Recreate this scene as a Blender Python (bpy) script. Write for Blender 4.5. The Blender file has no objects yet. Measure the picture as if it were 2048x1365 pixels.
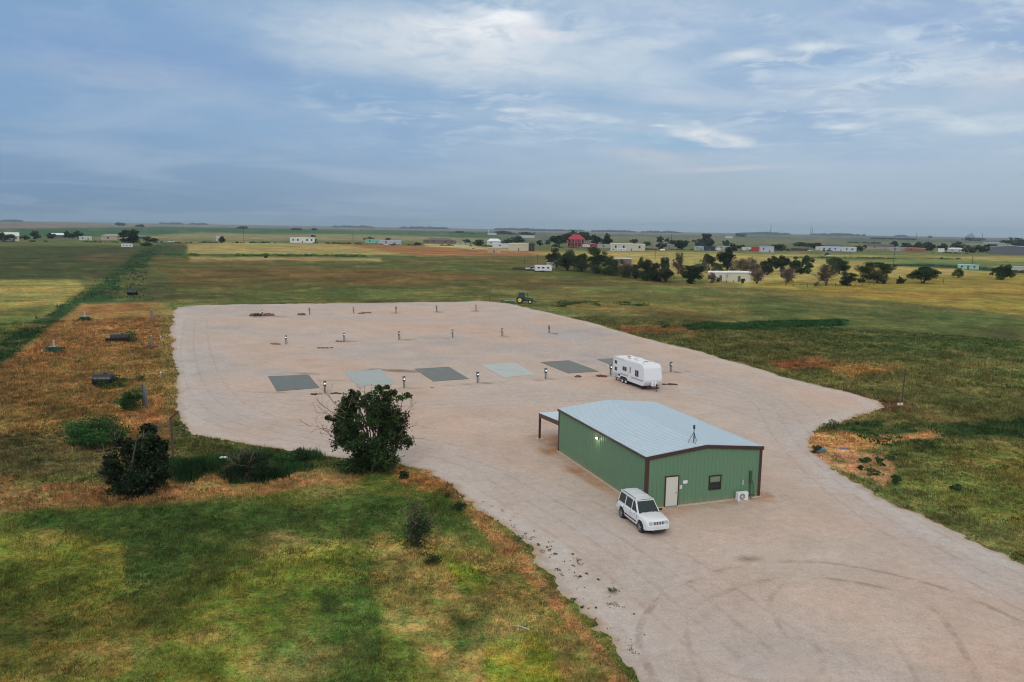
import bpy, bmesh, math, random
import numpy as np
from mathutils import Matrix, Vector
random.seed(7)
R = math.radians
S = bpy.context.scene
COL = S.collection

# ------------------------------------------------------------------ camera
FPX, CAMH, HORY, SLOPE, PCX, PCY = 1593.0, 18.6, 457.0, 0.0169, 1024.0, 682.5
ROLL = math.atan(SLOPE)
PITCH = math.atan((PCY - HORY) * math.cos(ROLL) / FPX)
FW = np.array([0, math.cos(PITCH), -math.sin(PITCH)])
UP = np.array([0, math.sin(PITCH), math.cos(PITCH)])
IR = math.cos(ROLL) * np.array([1., 0, 0]) + math.sin(ROLL) * UP
IU = -math.sin(ROLL) * np.array([1., 0, 0]) + math.cos(ROLL) * UP
cam_d = bpy.data.cameras.new("camera"); cam = bpy.data.objects.new("camera", cam_d); COL.objects.link(cam)
cam_d.sensor_width = 36; cam_d.lens = FPX * 36 / 2048
cam_d.clip_start = 0.5; cam_d.clip_end = 60000
cam.matrix_world = Matrix(((IR[0], IU[0], -FW[0], 0), (IR[1], IU[1], -FW[1], 0), (IR[2], IU[2], -FW[2], CAMH), (0, 0, 0, 1)))
S.camera = cam

def at(px, py, z=0.0):
    """point on the plane at height z that the survey photograph shows at px, py"""
    d = FW * FPX + IR * (px - PCX) - IU * (py - PCY)
    t = (z - CAMH) / d[2]
    return np.array([d[0] * t, d[1] * t, z])
def proj(x, y, z=0.0):
    vx, vy, vz = x, y, z - CAMH
    w = np.maximum(vx * FW[0] + vy * FW[1] + vz * FW[2], 0.5)
    return PCX + FPX * (vx * IR[0] + vy * IR[1] + vz * IR[2]) / w, PCY - FPX * (vx * IU[0] + vy * IU[1] + vz * IU[2]) / w

# ------------------------------------------------------------------ colour
KLIT = np.array((0.79, 0.80, 0.78))          # how bright a white horizontal card renders in this light
def lin(c): 
    c = np.asarray(c, float) / 255.0
    return np.where(c <= 0.04045, c / 12.92, ((c + 0.055) / 1.055) ** 2.4)
def alb(c): return tuple(np.minimum(lin(c) / KLIT, 0.9))

# ------------------------------------------------------------------ sky and light
SUN_EL, SUN_AZ = 38.0, 192.0      # azimuth clockwise from +Y
W = bpy.data.worlds.new("World"); S.world = W; W.use_nodes = True
nt = W.node_tree; N = nt.nodes; L = nt.links
for n in list(N): N.remove(n)
def nd(t, tree=None, **k):
    n = (tree or nt).nodes.new(t)
    for a, b in k.items(): setattr(n, a, b)
    return n
def mth(op, a, b=None, c=None, tree=None, clamp=False):
    tr = tree or nt
    n = tr.nodes.new('ShaderNodeMath'); n.operation = op; n.use_clamp = clamp
    for i, v in enumerate((a, b, c)):
        if v is None: continue
        if isinstance(v, (int, float)): n.inputs[i].default_value = v
        else: tr.links.new(v, n.inputs[i])
    return n.outputs[0]
def mixc(f, a, b, tree=None, mode='MIX'):
    tr = tree or nt
    n = tr.nodes.new('ShaderNodeMix'); n.data_type = 'RGBA'; n.blend_type = mode
    for i, v in ((0, f), (6, a), (7, b)):
        if isinstance(v, (int, float)): n.inputs[i].default_value = v
        elif isinstance(v, (tuple, list)): n.inputs[i].default_value = (*v[:3], 1)
        else: tr.links.new(v, n.inputs[i])
    return n.outputs[2]
def ramp(v, a, b, tree=None, c=0.0, d=1.0, smooth=True):
    tr = tree or nt
    n = tr.nodes.new('ShaderNodeMapRange'); n.interpolation_type = 'SMOOTHSTEP' if smooth else 'LINEAR'
    tr.links.new(v, n.inputs[0])
    for i, q in enumerate((a, b, c, d)): n.inputs[i + 1].default_value = q
    return n.outputs[0]
sky = nd('ShaderNodeTexSky', sky_type='NISHITA', sun_disc=False, sun_elevation=R(SUN_EL), sun_rotation=R(SUN_AZ), air_density=1.2, dust_density=2.5)
tc = nd('ShaderNodeTexCoord'); sep = nd('ShaderNodeSeparateXYZ'); L.new(tc.outputs['Generated'], sep.inputs[0])
az = mth('ARCTAN2', sep.outputs[0], sep.outputs[1]); el = mth('ARCSINE', sep.outputs[2])
def vec(x, y, z=0.0, tree=None):
    tr = tree or nt
    n = tr.nodes.new('ShaderNodeCombineXYZ')
    for i, v in enumerate((x, y, z)):
        if isinstance(v, (int, float)): n.inputs[i].default_value = v
        else: tr.links.new(v, n.inputs[i])
    return n.outputs[0]
def noise(v, scale, detail=4, rough=0.5, tree=None, dist=0.0, dims='3D'):
    tr = tree or nt
    n = tr.nodes.new('ShaderNodeTexNoise'); n.noise_dimensions = dims
    n.inputs['Scale'].default_value = scale; n.inputs['Detail'].default_value = detail
    n.inputs['Roughness'].default_value = rough; n.inputs['Distortion'].default_value = dist
    if v is not None: tr.links.new(v, n.inputs['Vector'])
    return n.outputs[0]
# cloud deck seen in perspective: direction / (height + curvature)
hz = mth('ADD', mth('MAXIMUM', sep.outputs[2], 0.0), 0.075)
deck = vec(mth('DIVIDE', sep.outputs[0], hz), mth('DIVIDE', sep.outputs[1], hz))
n1 = noise(deck, 0.55, 5, 0.55, dist=0.6)
n2 = noise(deck, 1.7, 6, 0.6, dist=0.4)
wa = noise(vec(mth('MULTIPLY', az, 5.0), mth('MULTIPLY', el, 20.0), 3.0), 1.5, 3, 0.5, dist=0.8)
wb = noise(vec(mth('MULTIPLY', az, 12.0), mth('MULTIPLY', el, 30.0), 8.0), 1.9, 7, 0.68, dist=0.5)
wz = mth('ADD', mth('MULTIPLY', mth('SUBTRACT', wa, 0.5), 1.0), mth('MULTIPLY', mth('SUBTRACT', wb, 0.5), 1.1))
wtex = ramp(wb, .34, .62, None, .35, 1.0)
def skyc(c, k=1.0): return tuple(lin(c) * 10.0 * k)
side = ramp(az, -0.55, 0.35)
low = mixc(side, skyc((112, 143, 177)), skyc((166, 184, 200)))
mid = mixc(side, skyc((128, 162, 199)), skyc((167, 190, 213)))
c = mixc(ramp(el, 0.0, 0.13), low, mid)
c = mixc(mth('MULTIPLY', ramp(n1, 0.44, 0.68), 0.38), c, skyc((176, 192, 212)))
c = mixc(mth('MULTIPLY', mth('MULTIPLY', ramp(n1, 0.55, 0.36), 0.45), ramp(el, 0.05, 0.14)), c, skyc((122, 156, 200)))
c = mixc(mth('MULTIPLY', mth('MULTIPLY', ramp(n2, 0.50, 0.68), side), mth('MULTIPLY', ramp(el, 0.06, 0.13), 0.7)), c, skyc((206, 217, 227)))
n3 = noise(deck, 3.6, 9, 0.66, dist=0.7); n4 = noise(deck, 0.9, 6, 0.6, dist=0.8)
c = mixc(mth('MULTIPLY', mth('MULTIPLY', ramp(n3, 0.47, 0.62), ramp(n4, 0.42, 0.60)), mth('MULTIPLY', ramp(el, 0.05, 0.16), mth('MULTIPLY', ramp(az, -.38, .05, None, .12, 1.0), 0.6))), c, skyc((212, 221, 230)))
c = mixc(mth('MULTIPLY', mth('MULTIPLY', ramp(n3, 0.52, 0.38), ramp(n4, 0.42, 0.60)), mth('MULTIPLY', ramp(el, 0.06, 0.16), mth('MULTIPLY', side, 0.4))), c, skyc((142, 168, 206)))
def pdir(px, py):
    d = FW * FPX + IR * (px - PCX) - IU * (py - PCY); d /= np.linalg.norm(d)
    return math.atan2(d[0], d[1]), math.asin(d[2])
def cloud(c, x0, y0, x1, y1, thick, col, amt, ragged=0.5, soft=0.9):
    """a long cloud between two directions of the sky, thick in degrees-ish"""
    a0, e0 = pdir(x0, y0); a1, e1 = pdir(x1, y1)
    am, em = (a0 + a1) / 2, (e0 + e1) / 2; hl = math.hypot(a1 - a0, e1 - e0) / 2; th = math.atan2(e1 - e0, a1 - a0); t = thick / FPX
    dx = mth('SUBTRACT', az, am); dy = mth('SUBTRACT', el, em)
    u = mth('ADD', mth('MULTIPLY', dx, math.cos(th) / hl), mth('MULTIPLY', dy, math.sin(th) / hl))
    v = mth('ADD', mth('MULTIPLY', dx, -math.sin(th) / t), mth('MULTIPLY', dy, math.cos(th) / t))
    r = mth('SQRT', mth('ADD', mth('MULTIPLY', u, u), mth('MULTIPLY', v, v)))
    r = mth('ADD', r, mth('MULTIPLY', wz, ragged * 3.2))
    return mixc(mth('MULTIPLY', mth('MULTIPLY', ramp(r, 1.45, 1.25 - soft), amt), wtex), c, skyc(col))
CL = [(-60, 60, 640, 150, 46, (124, 152, 198), .55, .5, 1.2), (-60, 110, 560, 190, 34, (172, 185, 205), .5, .4, 1.2),
      (240, -20, 1000, 90, 62, (176, 196, 214), .75, .4, 1.2), (560, 50, 1340, 135, 62, (216, 222, 228), 1.0, .3, 1.2),
      (820, 40, 1140, 80, 40, (238, 240, 242), .95, .5, 1.0), (940, 25, 1070, 40, 15, (246, 248, 248), .9, .6, .9), (1010, 60, 1160, 78, 12, (232, 228, 232), .9, .6, .9), (1010, 90, 1500, 170, 40, (190, 208, 222), .75, .4, 1.2),
      (1230, 40, 1560, 90, 24, (140, 170, 210), .6, .5, 1.2), (500, 160, 1030, 200, 30, (128, 166, 203), .6, .4, 1.2),
      (1000, 165, 1350, 210, 26, (143, 178, 208), .6, .4, 1.2), (300, 240, 900, 300, 40, (124, 160, 200), .5, .4, 1.2),
      (1430, 114, 1560, 104, 13, (228, 233, 233), .9, .7, .9), (1540, 104, 1690, 88, 12, (222, 231, 234), .85, .8, .9), (1760, 62, 1850, 82, 14, (212, 224, 234), .8, .8, .9), (1660, 60, 1900, 100, 26, (198, 214, 228), .6, .6, 1.0),
      (1600, 125, 1800, 140, 20, (146, 178, 214), .7, .4, 1.1), (1440, 150, 1800, 140, 18, (190, 208, 226), .7, .5, 1.2), (1560, 150, 2060, 160, 10, (206, 222, 232), .4, .6, 1.2),
      (1440, 180, 1800, 200, 34, (190, 202, 218), .6, .5, 1.2), (1900, 170, 2100, 150, 30, (206, 208, 216), .6, .5, 1.2),
      (1870, 258, 2100, 238, 14, (210, 222, 228), .85, .5, .9), (1640, 252, 1730, 258, 6, (212, 224, 230), .8, .6, 1.0),
      (1190, 268, 1440, 292, 14, (140, 180, 210), .8, .3, 1.0), (1340, 262, 1500, 288, 13, (226, 228, 232), .95, .6, .7),
      (1150, 232, 1260, 246, 8, (202, 216, 226), .8, .6, .9), (990, 220, 1060, 222, 5, (216, 226, 232), .8, .5, .9), (1070, 228, 1140, 234, 5, (200, 214, 224), .7, .6, .9),
      (1290, 250, 1350, 253, 4, (214, 226, 232), .8, .5, .9), (1200, 300, 1420, 332, 17, (190, 198, 208), .85, .3, 1.0),
      (1280, 345, 1600, 331, 6, (200, 200, 212), .8, .3, 1.0), (1500, 300, 1960, 310, 22, (140, 172, 204), .5, .3, 1.2),
      (760, 210, 1000, 225, 12, (166, 190, 208), .5, .4, 1.2), (480, 316, 600, 318, 6, (160, 178, 200), .5, .4, 1.2),
      (1150, 0, 1500, 30, 30, (186, 200, 218), .8, .6, 1.2), (1250, 60, 1480, 80, 14, (196, 208, 222), .7, .7, 1.1), (1500, 10, 2060, 40, 26, (150, 172, 212), .6, .5, 1.2), (1820, 90, 2060, 120, 24, (192, 206, 222), .7, .6, 1.2), (1250, 190, 1500, 200, 16, (196, 206, 220), .7, .6, 1.2), (560, 100, 1000, 150, 22, (190, 205, 217), .6, .5, 1.2), (860, 342, 1100, 338, 10, (158, 180, 200), .4, .4, 1.2), (1060, 330, 1700, 420, 40, (165, 182, 197), .5, .3, 1.3)]
for q in CL: c = cloud(c, *q)
# the overcast overhead (out of the picture) is brighter than the band above the horizon
c = mixc(ramp(el, 0.27, 0.75), c, (7.4, 7.35, 7.1))
skyl = mixc(0.08, c, sky.outputs[0])
bg = nd('ShaderNodeBackground'); bg.inputs[1].default_value = 0.1
L.new(skyl, bg.inputs[0]); wo = nd('ShaderNodeOutputWorld'); L.new(bg.outputs[0], wo.inputs[0])
sd = bpy.data.lights.new("sun", 'SUN'); sd.energy = 0.75; sd.angle = R(24); sd.color = (1.0, 0.95, 0.88)
so = bpy.data.objects.new("sun", sd); COL.objects.link(so)
dv = Vector((math.sin(R(SUN_AZ)) * math.cos(R(SUN_EL)), math.cos(R(SUN_AZ)) * math.cos(R(SUN_EL)), math.sin(R(SUN_EL))))
so.rotation_euler = dv.to_track_quat('Z', 'Y').to_euler(); so.location = (0, 0, 200)
S.view_settings.view_transform = 'Standard'; S.view_settings.look = 'None'; S.view_settings.gamma = 1; S.view_settings.exposure = 0.08
S.render.engine = 'CYCLES'
S.cycles.max_bounces = 6; S.cycles.diffuse_bounces = 3; S.cycles.glossy_bounces = 3; S.cycles.volume_bounces = 0; S.cycles.transparent_max_bounces = 12
S.cycles.filter_width = 1.05; S.cycles.use_denoising = True; S.cycles.sample_clamp_indirect = 4

# ------------------------------------------------------------------ helpers
def tag(o, label=None, cat=None, group=None, kind=None):
    if label: o['label'] = label
    if cat: o['category'] = cat
    if group: o['group'] = group
    if kind: o['kind'] = kind
    return o
def empty(name, loc=(0, 0, 0), rz=0.0, label=None, cat=None, group=None):
    o = bpy.data.objects.new(name, None); COL.objects.link(o); o.empty_display_size = 0.3
    o.location = (float(loc[0]), float(loc[1]), float(loc[2]) if len(loc) > 2 else 0.0); o.rotation_euler = (0, 0, rz)
    return tag(o, label, cat, group)
def copy_tree(o, parent=None):
    c = o.copy(); COL.objects.link(c); c.parent = parent
    for ch in [x for x in o.children]: copy_tree(ch, c)
    return c
def rawmesh(name, verts, faces, mat=None, parent=None, smooth=False, tint=None):
    me = bpy.data.meshes.new(name)
    verts = np.asarray(verts, np.float32)
    if isinstance(faces, np.ndarray):
        nf, k = faces.shape
        me.vertices.add(len(verts)); me.vertices.foreach_set('co', verts.ravel())
        me.loops.add(nf * k); me.loops.foreach_set('vertex_index', faces.astype(np.int32).ravel())
        me.polygons.add(nf); me.polygons.foreach_set('loop_start', np.arange(0, nf * k, k, dtype=np.int32))
        me.polygons.foreach_set('loop_total', np.full(nf, k, np.int32))
        me.update(calc_edges=True)
    else:
        me.from_pydata([tuple(map(float, v)) for v in verts], [], faces); me.update()
    if smooth: me.polygons.foreach_set('use_smooth', np.ones(len(me.polygons), bool))
    if tint is not None:
        a = me.color_attributes.new('tint', 'FLOAT_COLOR', 'POINT')
        q = np.ones((len(verts), 4), np.float32); q[:, :3] = tint; a.data.foreach_set('color', q.ravel())
    o = bpy.data.objects.new(name, me); COL.objects.link(o)
    if mat: me.materials.append(mat)
    if parent: o.parent = parent
    return o
class MB:
    def __init__(s): s.v = []; s.f = []
    def add(s, v, f):
        n = len(s.v); s.v += [tuple(p) for p in v]; s.f += [tuple(i + n for i in q) for q in f]; return s
    def box(s, x0, x1, y0, y1, z0, z1):
        return s.add([(x0, y0, z0), (x1, y0, z0), (x1, y1, z0), (x0, y1, z0), (x0, y0, z1), (x1, y0, z1), (x1, y1, z1), (x0, y1, z1)],
                     [(0, 3, 2, 1), (4, 5, 6, 7), (0, 1, 5, 4), (1, 2, 6, 5), (2, 3, 7, 6), (3, 0, 4, 7)])
    def rbox(s, c, sz, rz):
        n = len(s.v); hx, hy, hz = [q / 2 for q in sz]; s.box(-hx, hx, -hy, hy, -hz, hz); cc, ss = math.cos(rz), math.sin(rz)
        for i in range(n, len(s.v)):
            x, y, z = s.v[i]; s.v[i] = (x * cc - y * ss + c[0], x * ss + y * cc + c[1], z + c[2])
        return s
    def tube(s, pts, rad, seg=8, caps=True):
        pts = [Vector(p) for p in pts]
        rs = rad if isinstance(rad, (list, tuple)) else [rad] * len(pts)
        n = len(s.v); prev = None
        for i, p in enumerate(pts):
            t = (pts[min(i + 1, len(pts) - 1)] - pts[max(i - 1, 0)]).normalized()
            if prev is None:
                a = t.orthogonal().normalized()
            else:
                a = (prev - t * prev.dot(t)); a = a.normalized() if a.length > 1e-5 else t.orthogonal().normalized()
            prev = a; b = t.cross(a)
            for k in range(seg):
                an = 2 * math.pi * k / seg; q = p + (a * math.cos(an) + b * math.sin(an)) * rs[i]; s.v.append(tuple(q))
        for i in range(len(pts) - 1):
            for k in range(seg):
                k2 = (k + 1) % seg; s.f.append((n + i * seg + k, n + i * seg + k2, n + (i + 1) * seg + k2, n + (i + 1) * seg + k))
        if caps:
            s.f.append(tuple(n + k for k in reversed(range(seg)))); m = n + (len(pts) - 1) * seg; s.f.append(tuple(m + k for k in range(seg)))
        return s
    def prism(s, poly, z0, z1, axis='z'):
        n = len(poly)
        def P(a, b, c): return {'z': (a, b, c), 'y': (a, c, b), 'x': (c, a, b)}[axis]
        v = [P(a, b, z0) for a, b in poly] + [P(a, b, z1) for a, b in poly]
        f = [tuple(reversed(range(n))), tuple(range(n, 2 * n))] + [(i, (i + 1) % n, n + (i + 1) % n, n + i) for i in range(n)]
        return s.add(v, f)
    def lathe(s, prof, c=(0, 0, 0), axis='z', seg=16, caps=True):
        n = len(s.v)
        for r, h in prof:
            for k in range(seg):
                a = 2 * math.pi * k / seg; x, y = r * math.cos(a), r * math.sin(a)
                p = {'z': (x, y, h), 'y': (x, h, y), 'x': (h, x, y)}[axis]
                s.v.append((p[0] + c[0], p[1] + c[1], p[2] + c[2]))
        m = len(prof)
        for i in range(m - 1):
            for k in range(seg):
                k2 = (k + 1) % seg; s.f.append((n + i * seg + k, n + i * seg + k2, n + (i + 1) * seg + k2, n + (i + 1) * seg + k))
        if caps: s.f.append(tuple(n + k for k in reversed(range(seg)))); s.f.append(tuple(n + (m - 1) * seg + k for k in range(seg)))
        return s
    def build(s, name, mat, parent=None, bevel=0.0, smooth=False, seg=2):
        me = bpy.data.meshes.new(name); bm = bmesh.new()
        vs = [bm.verts.new(p) for p in s.v]
        for f in s.f:
            try: bm.faces.new([vs[i] for i in f])
            except ValueError: pass
        bmesh.ops.recalc_face_normals(bm, faces=bm.faces[:])
        if bevel > 0:
            es = [e for e in bm.edges if len(e.link_faces) == 2 and e.calc_face_angle(0) > 0.5]
            bmesh.ops.bevel(bm, geom=es, offset=bevel, segments=seg, affect='EDGES', profile=0.5)
        bm.to_mesh(me); bm.free()
        if smooth:
            for p in me.polygons: p.use_smooth = True
        me.materials.append(mat)
        o = bpy.data.objects.new(name, me); COL.objects.link(o)
        if parent: o.parent = parent
        return o

def mat(name, col, rough=0.7, metal=0.0, var=0.12, scale=3.0, bump=0.0, emit=None, spec=0.5, coat=0.0, dirt=None):
    m = bpy.data.materials.new(name); m.use_nodes = True; t = m.node_tree
    b = t.nodes['Principled BSDF']; b.inputs['Roughness'].default_value = rough; b.inputs['Metallic'].default_value = metal
    b.inputs['Specular IOR Level'].default_value = spec; b.inputs['Coat Weight'].default_value = coat
    tcn = t.nodes.new('ShaderNodeTexCoord'); nz = noise(tcn.outputs['Object'], scale, 4, 0.6, tree=t)
    col = tuple(col)
    cc = mixc(nz, tuple(q * (1 - var) for q in col), tuple(min(q * (1 + var), 1) for q in col), tree=t)
    if dirt:   # stains with a shape of their own
        nz2 = noise(tcn.outputs['Object'], dirt[1], 6, 0.7, tree=t)
        cc = mixc(mth('MULTIPLY', ramp(nz2, dirt[2], dirt[2] + 0.15, t), dirt[3], tree=t), cc, dirt[0], tree=t)
    t.links.new(cc, b.inputs['Base Color'])
    if bump:
        bp = t.nodes.new('ShaderNodeBump'); bp.inputs['Strength'].default_value = bump; bp.inputs['Distance'].default_value = 0.02
        t.links.new(noise(tcn.outputs['Object'], scale * 8, 4, 0.6, tree=t), bp.inputs['Height']); t.links.new(bp.outputs[0], b.inputs['Normal'])
    if emit:
        b.inputs['Emission Color'].default_value = (*emit[0], 1); b.inputs['Emission Strength'].default_value = emit[1]
    return m
M = {}
def mm(key, *a, **k):
    if key not in M: M[key] = mat(key, *a, **k)
    return M[key]

# numpy value noise
def vnoise(x, y, seed=0):
    xi = np.floor(x).astype(np.int64); yi = np.floor(y).astype(np.int64); fx = x - xi; fy = y - yi
    fx = fx * fx * (3 - 2 * fx); fy = fy * fy * (3 - 2 * fy)
    def h(a, b):
        n = (a * 374761393 + b * 668265263 + seed * 69069) & 0x7fffffff
        n = ((n ^ (n >> 13)) * 1274126177) & 0x7fffffff
        return ((n ^ (n >> 16)) & 0xffff) / 65535.0
    return (h(xi, yi) * (1 - fx) + h(xi + 1, yi) * fx) * (1 - fy) + (h(xi, yi + 1) * (1 - fx) + h(xi + 1, yi + 1) * fx) * fy
def fbm(x, y, sc, seed=0, oc=4):
    r = 0; a = 0.5; tot = 0
    for i in range(oc):
        r = r + a * vnoise(x / sc * 2 ** i, y / sc * 2 ** i, seed + i * 17); tot += a; a *= 0.55
    return r / tot - 0.5
def sdist(px, py, poly):
    """signed distance to a polygon, positive inside"""
    P = np.asarray(poly, float); n = len(P); d = np.full(px.shape, 1e18); ins = np.zeros(px.shape, bool)
    for i in range(n):
        ax, ay = P[i]; bx, by = P[(i + 1) % n]; ex, ey = bx - ax, by - ay
        t = np.clip(((px - ax) * ex + (py - ay) * ey) / (ex * ex + ey * ey + 1e-12), 0, 1)
        d = np.minimum(d, (px - ax - t * ex) ** 2 + (py - ay - t * ey) ** 2)
        cnd = ((ay > py) != (by > py)) & (px < (bx - ax) * (py - ay) / (by - ay + 1e-12) + ax)
        ins ^= cnd
    return np.where(ins, 1, -1) * np.sqrt(d)

# ------------------------------------------------------------------ ground plan
YARD_PX = [(349, 622), (362, 614), (400, 610.5), (600, 608), (800, 605.5), (970, 603.5), (1010, 606), (1060, 617), (1200, 650), (1300, 680), (1400, 703),
           (1490, 729), (1560, 751), (1650, 774), (1720, 792), (1762, 806), (1766, 815), (1745, 824), (1700, 838), (1640, 858), (1617, 876), (1620, 905), (1690, 952),
           (1780, 1000), (1900, 1062), (2048, 1132), (2250, 1225), (2250, 1800), (1640, 1800), (1400, 1480), (1290, 1365), (1250, 1310), (1190, 1240), (1120, 1165), (1060, 1095), (1000, 1045), (950, 1003),
           (900, 966), (850, 942), (790, 926), (700, 915), (600, 905), (520, 893), (440, 880), (395, 866), (366, 850), (353, 800), (346, 720), (344, 650)]
YARD = [tuple(at(*p)[:2]) for p in YARD_PX]
def yard_sd(x, y): return sdist(x, y, YARD) + fbm(x, y, 3.0, 5, 4) * 1.3 + fbm(x, y, 0.8, 6, 3) * 0.9 + fbm(x, y, 14.0, 9, 2) * 0.8

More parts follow.
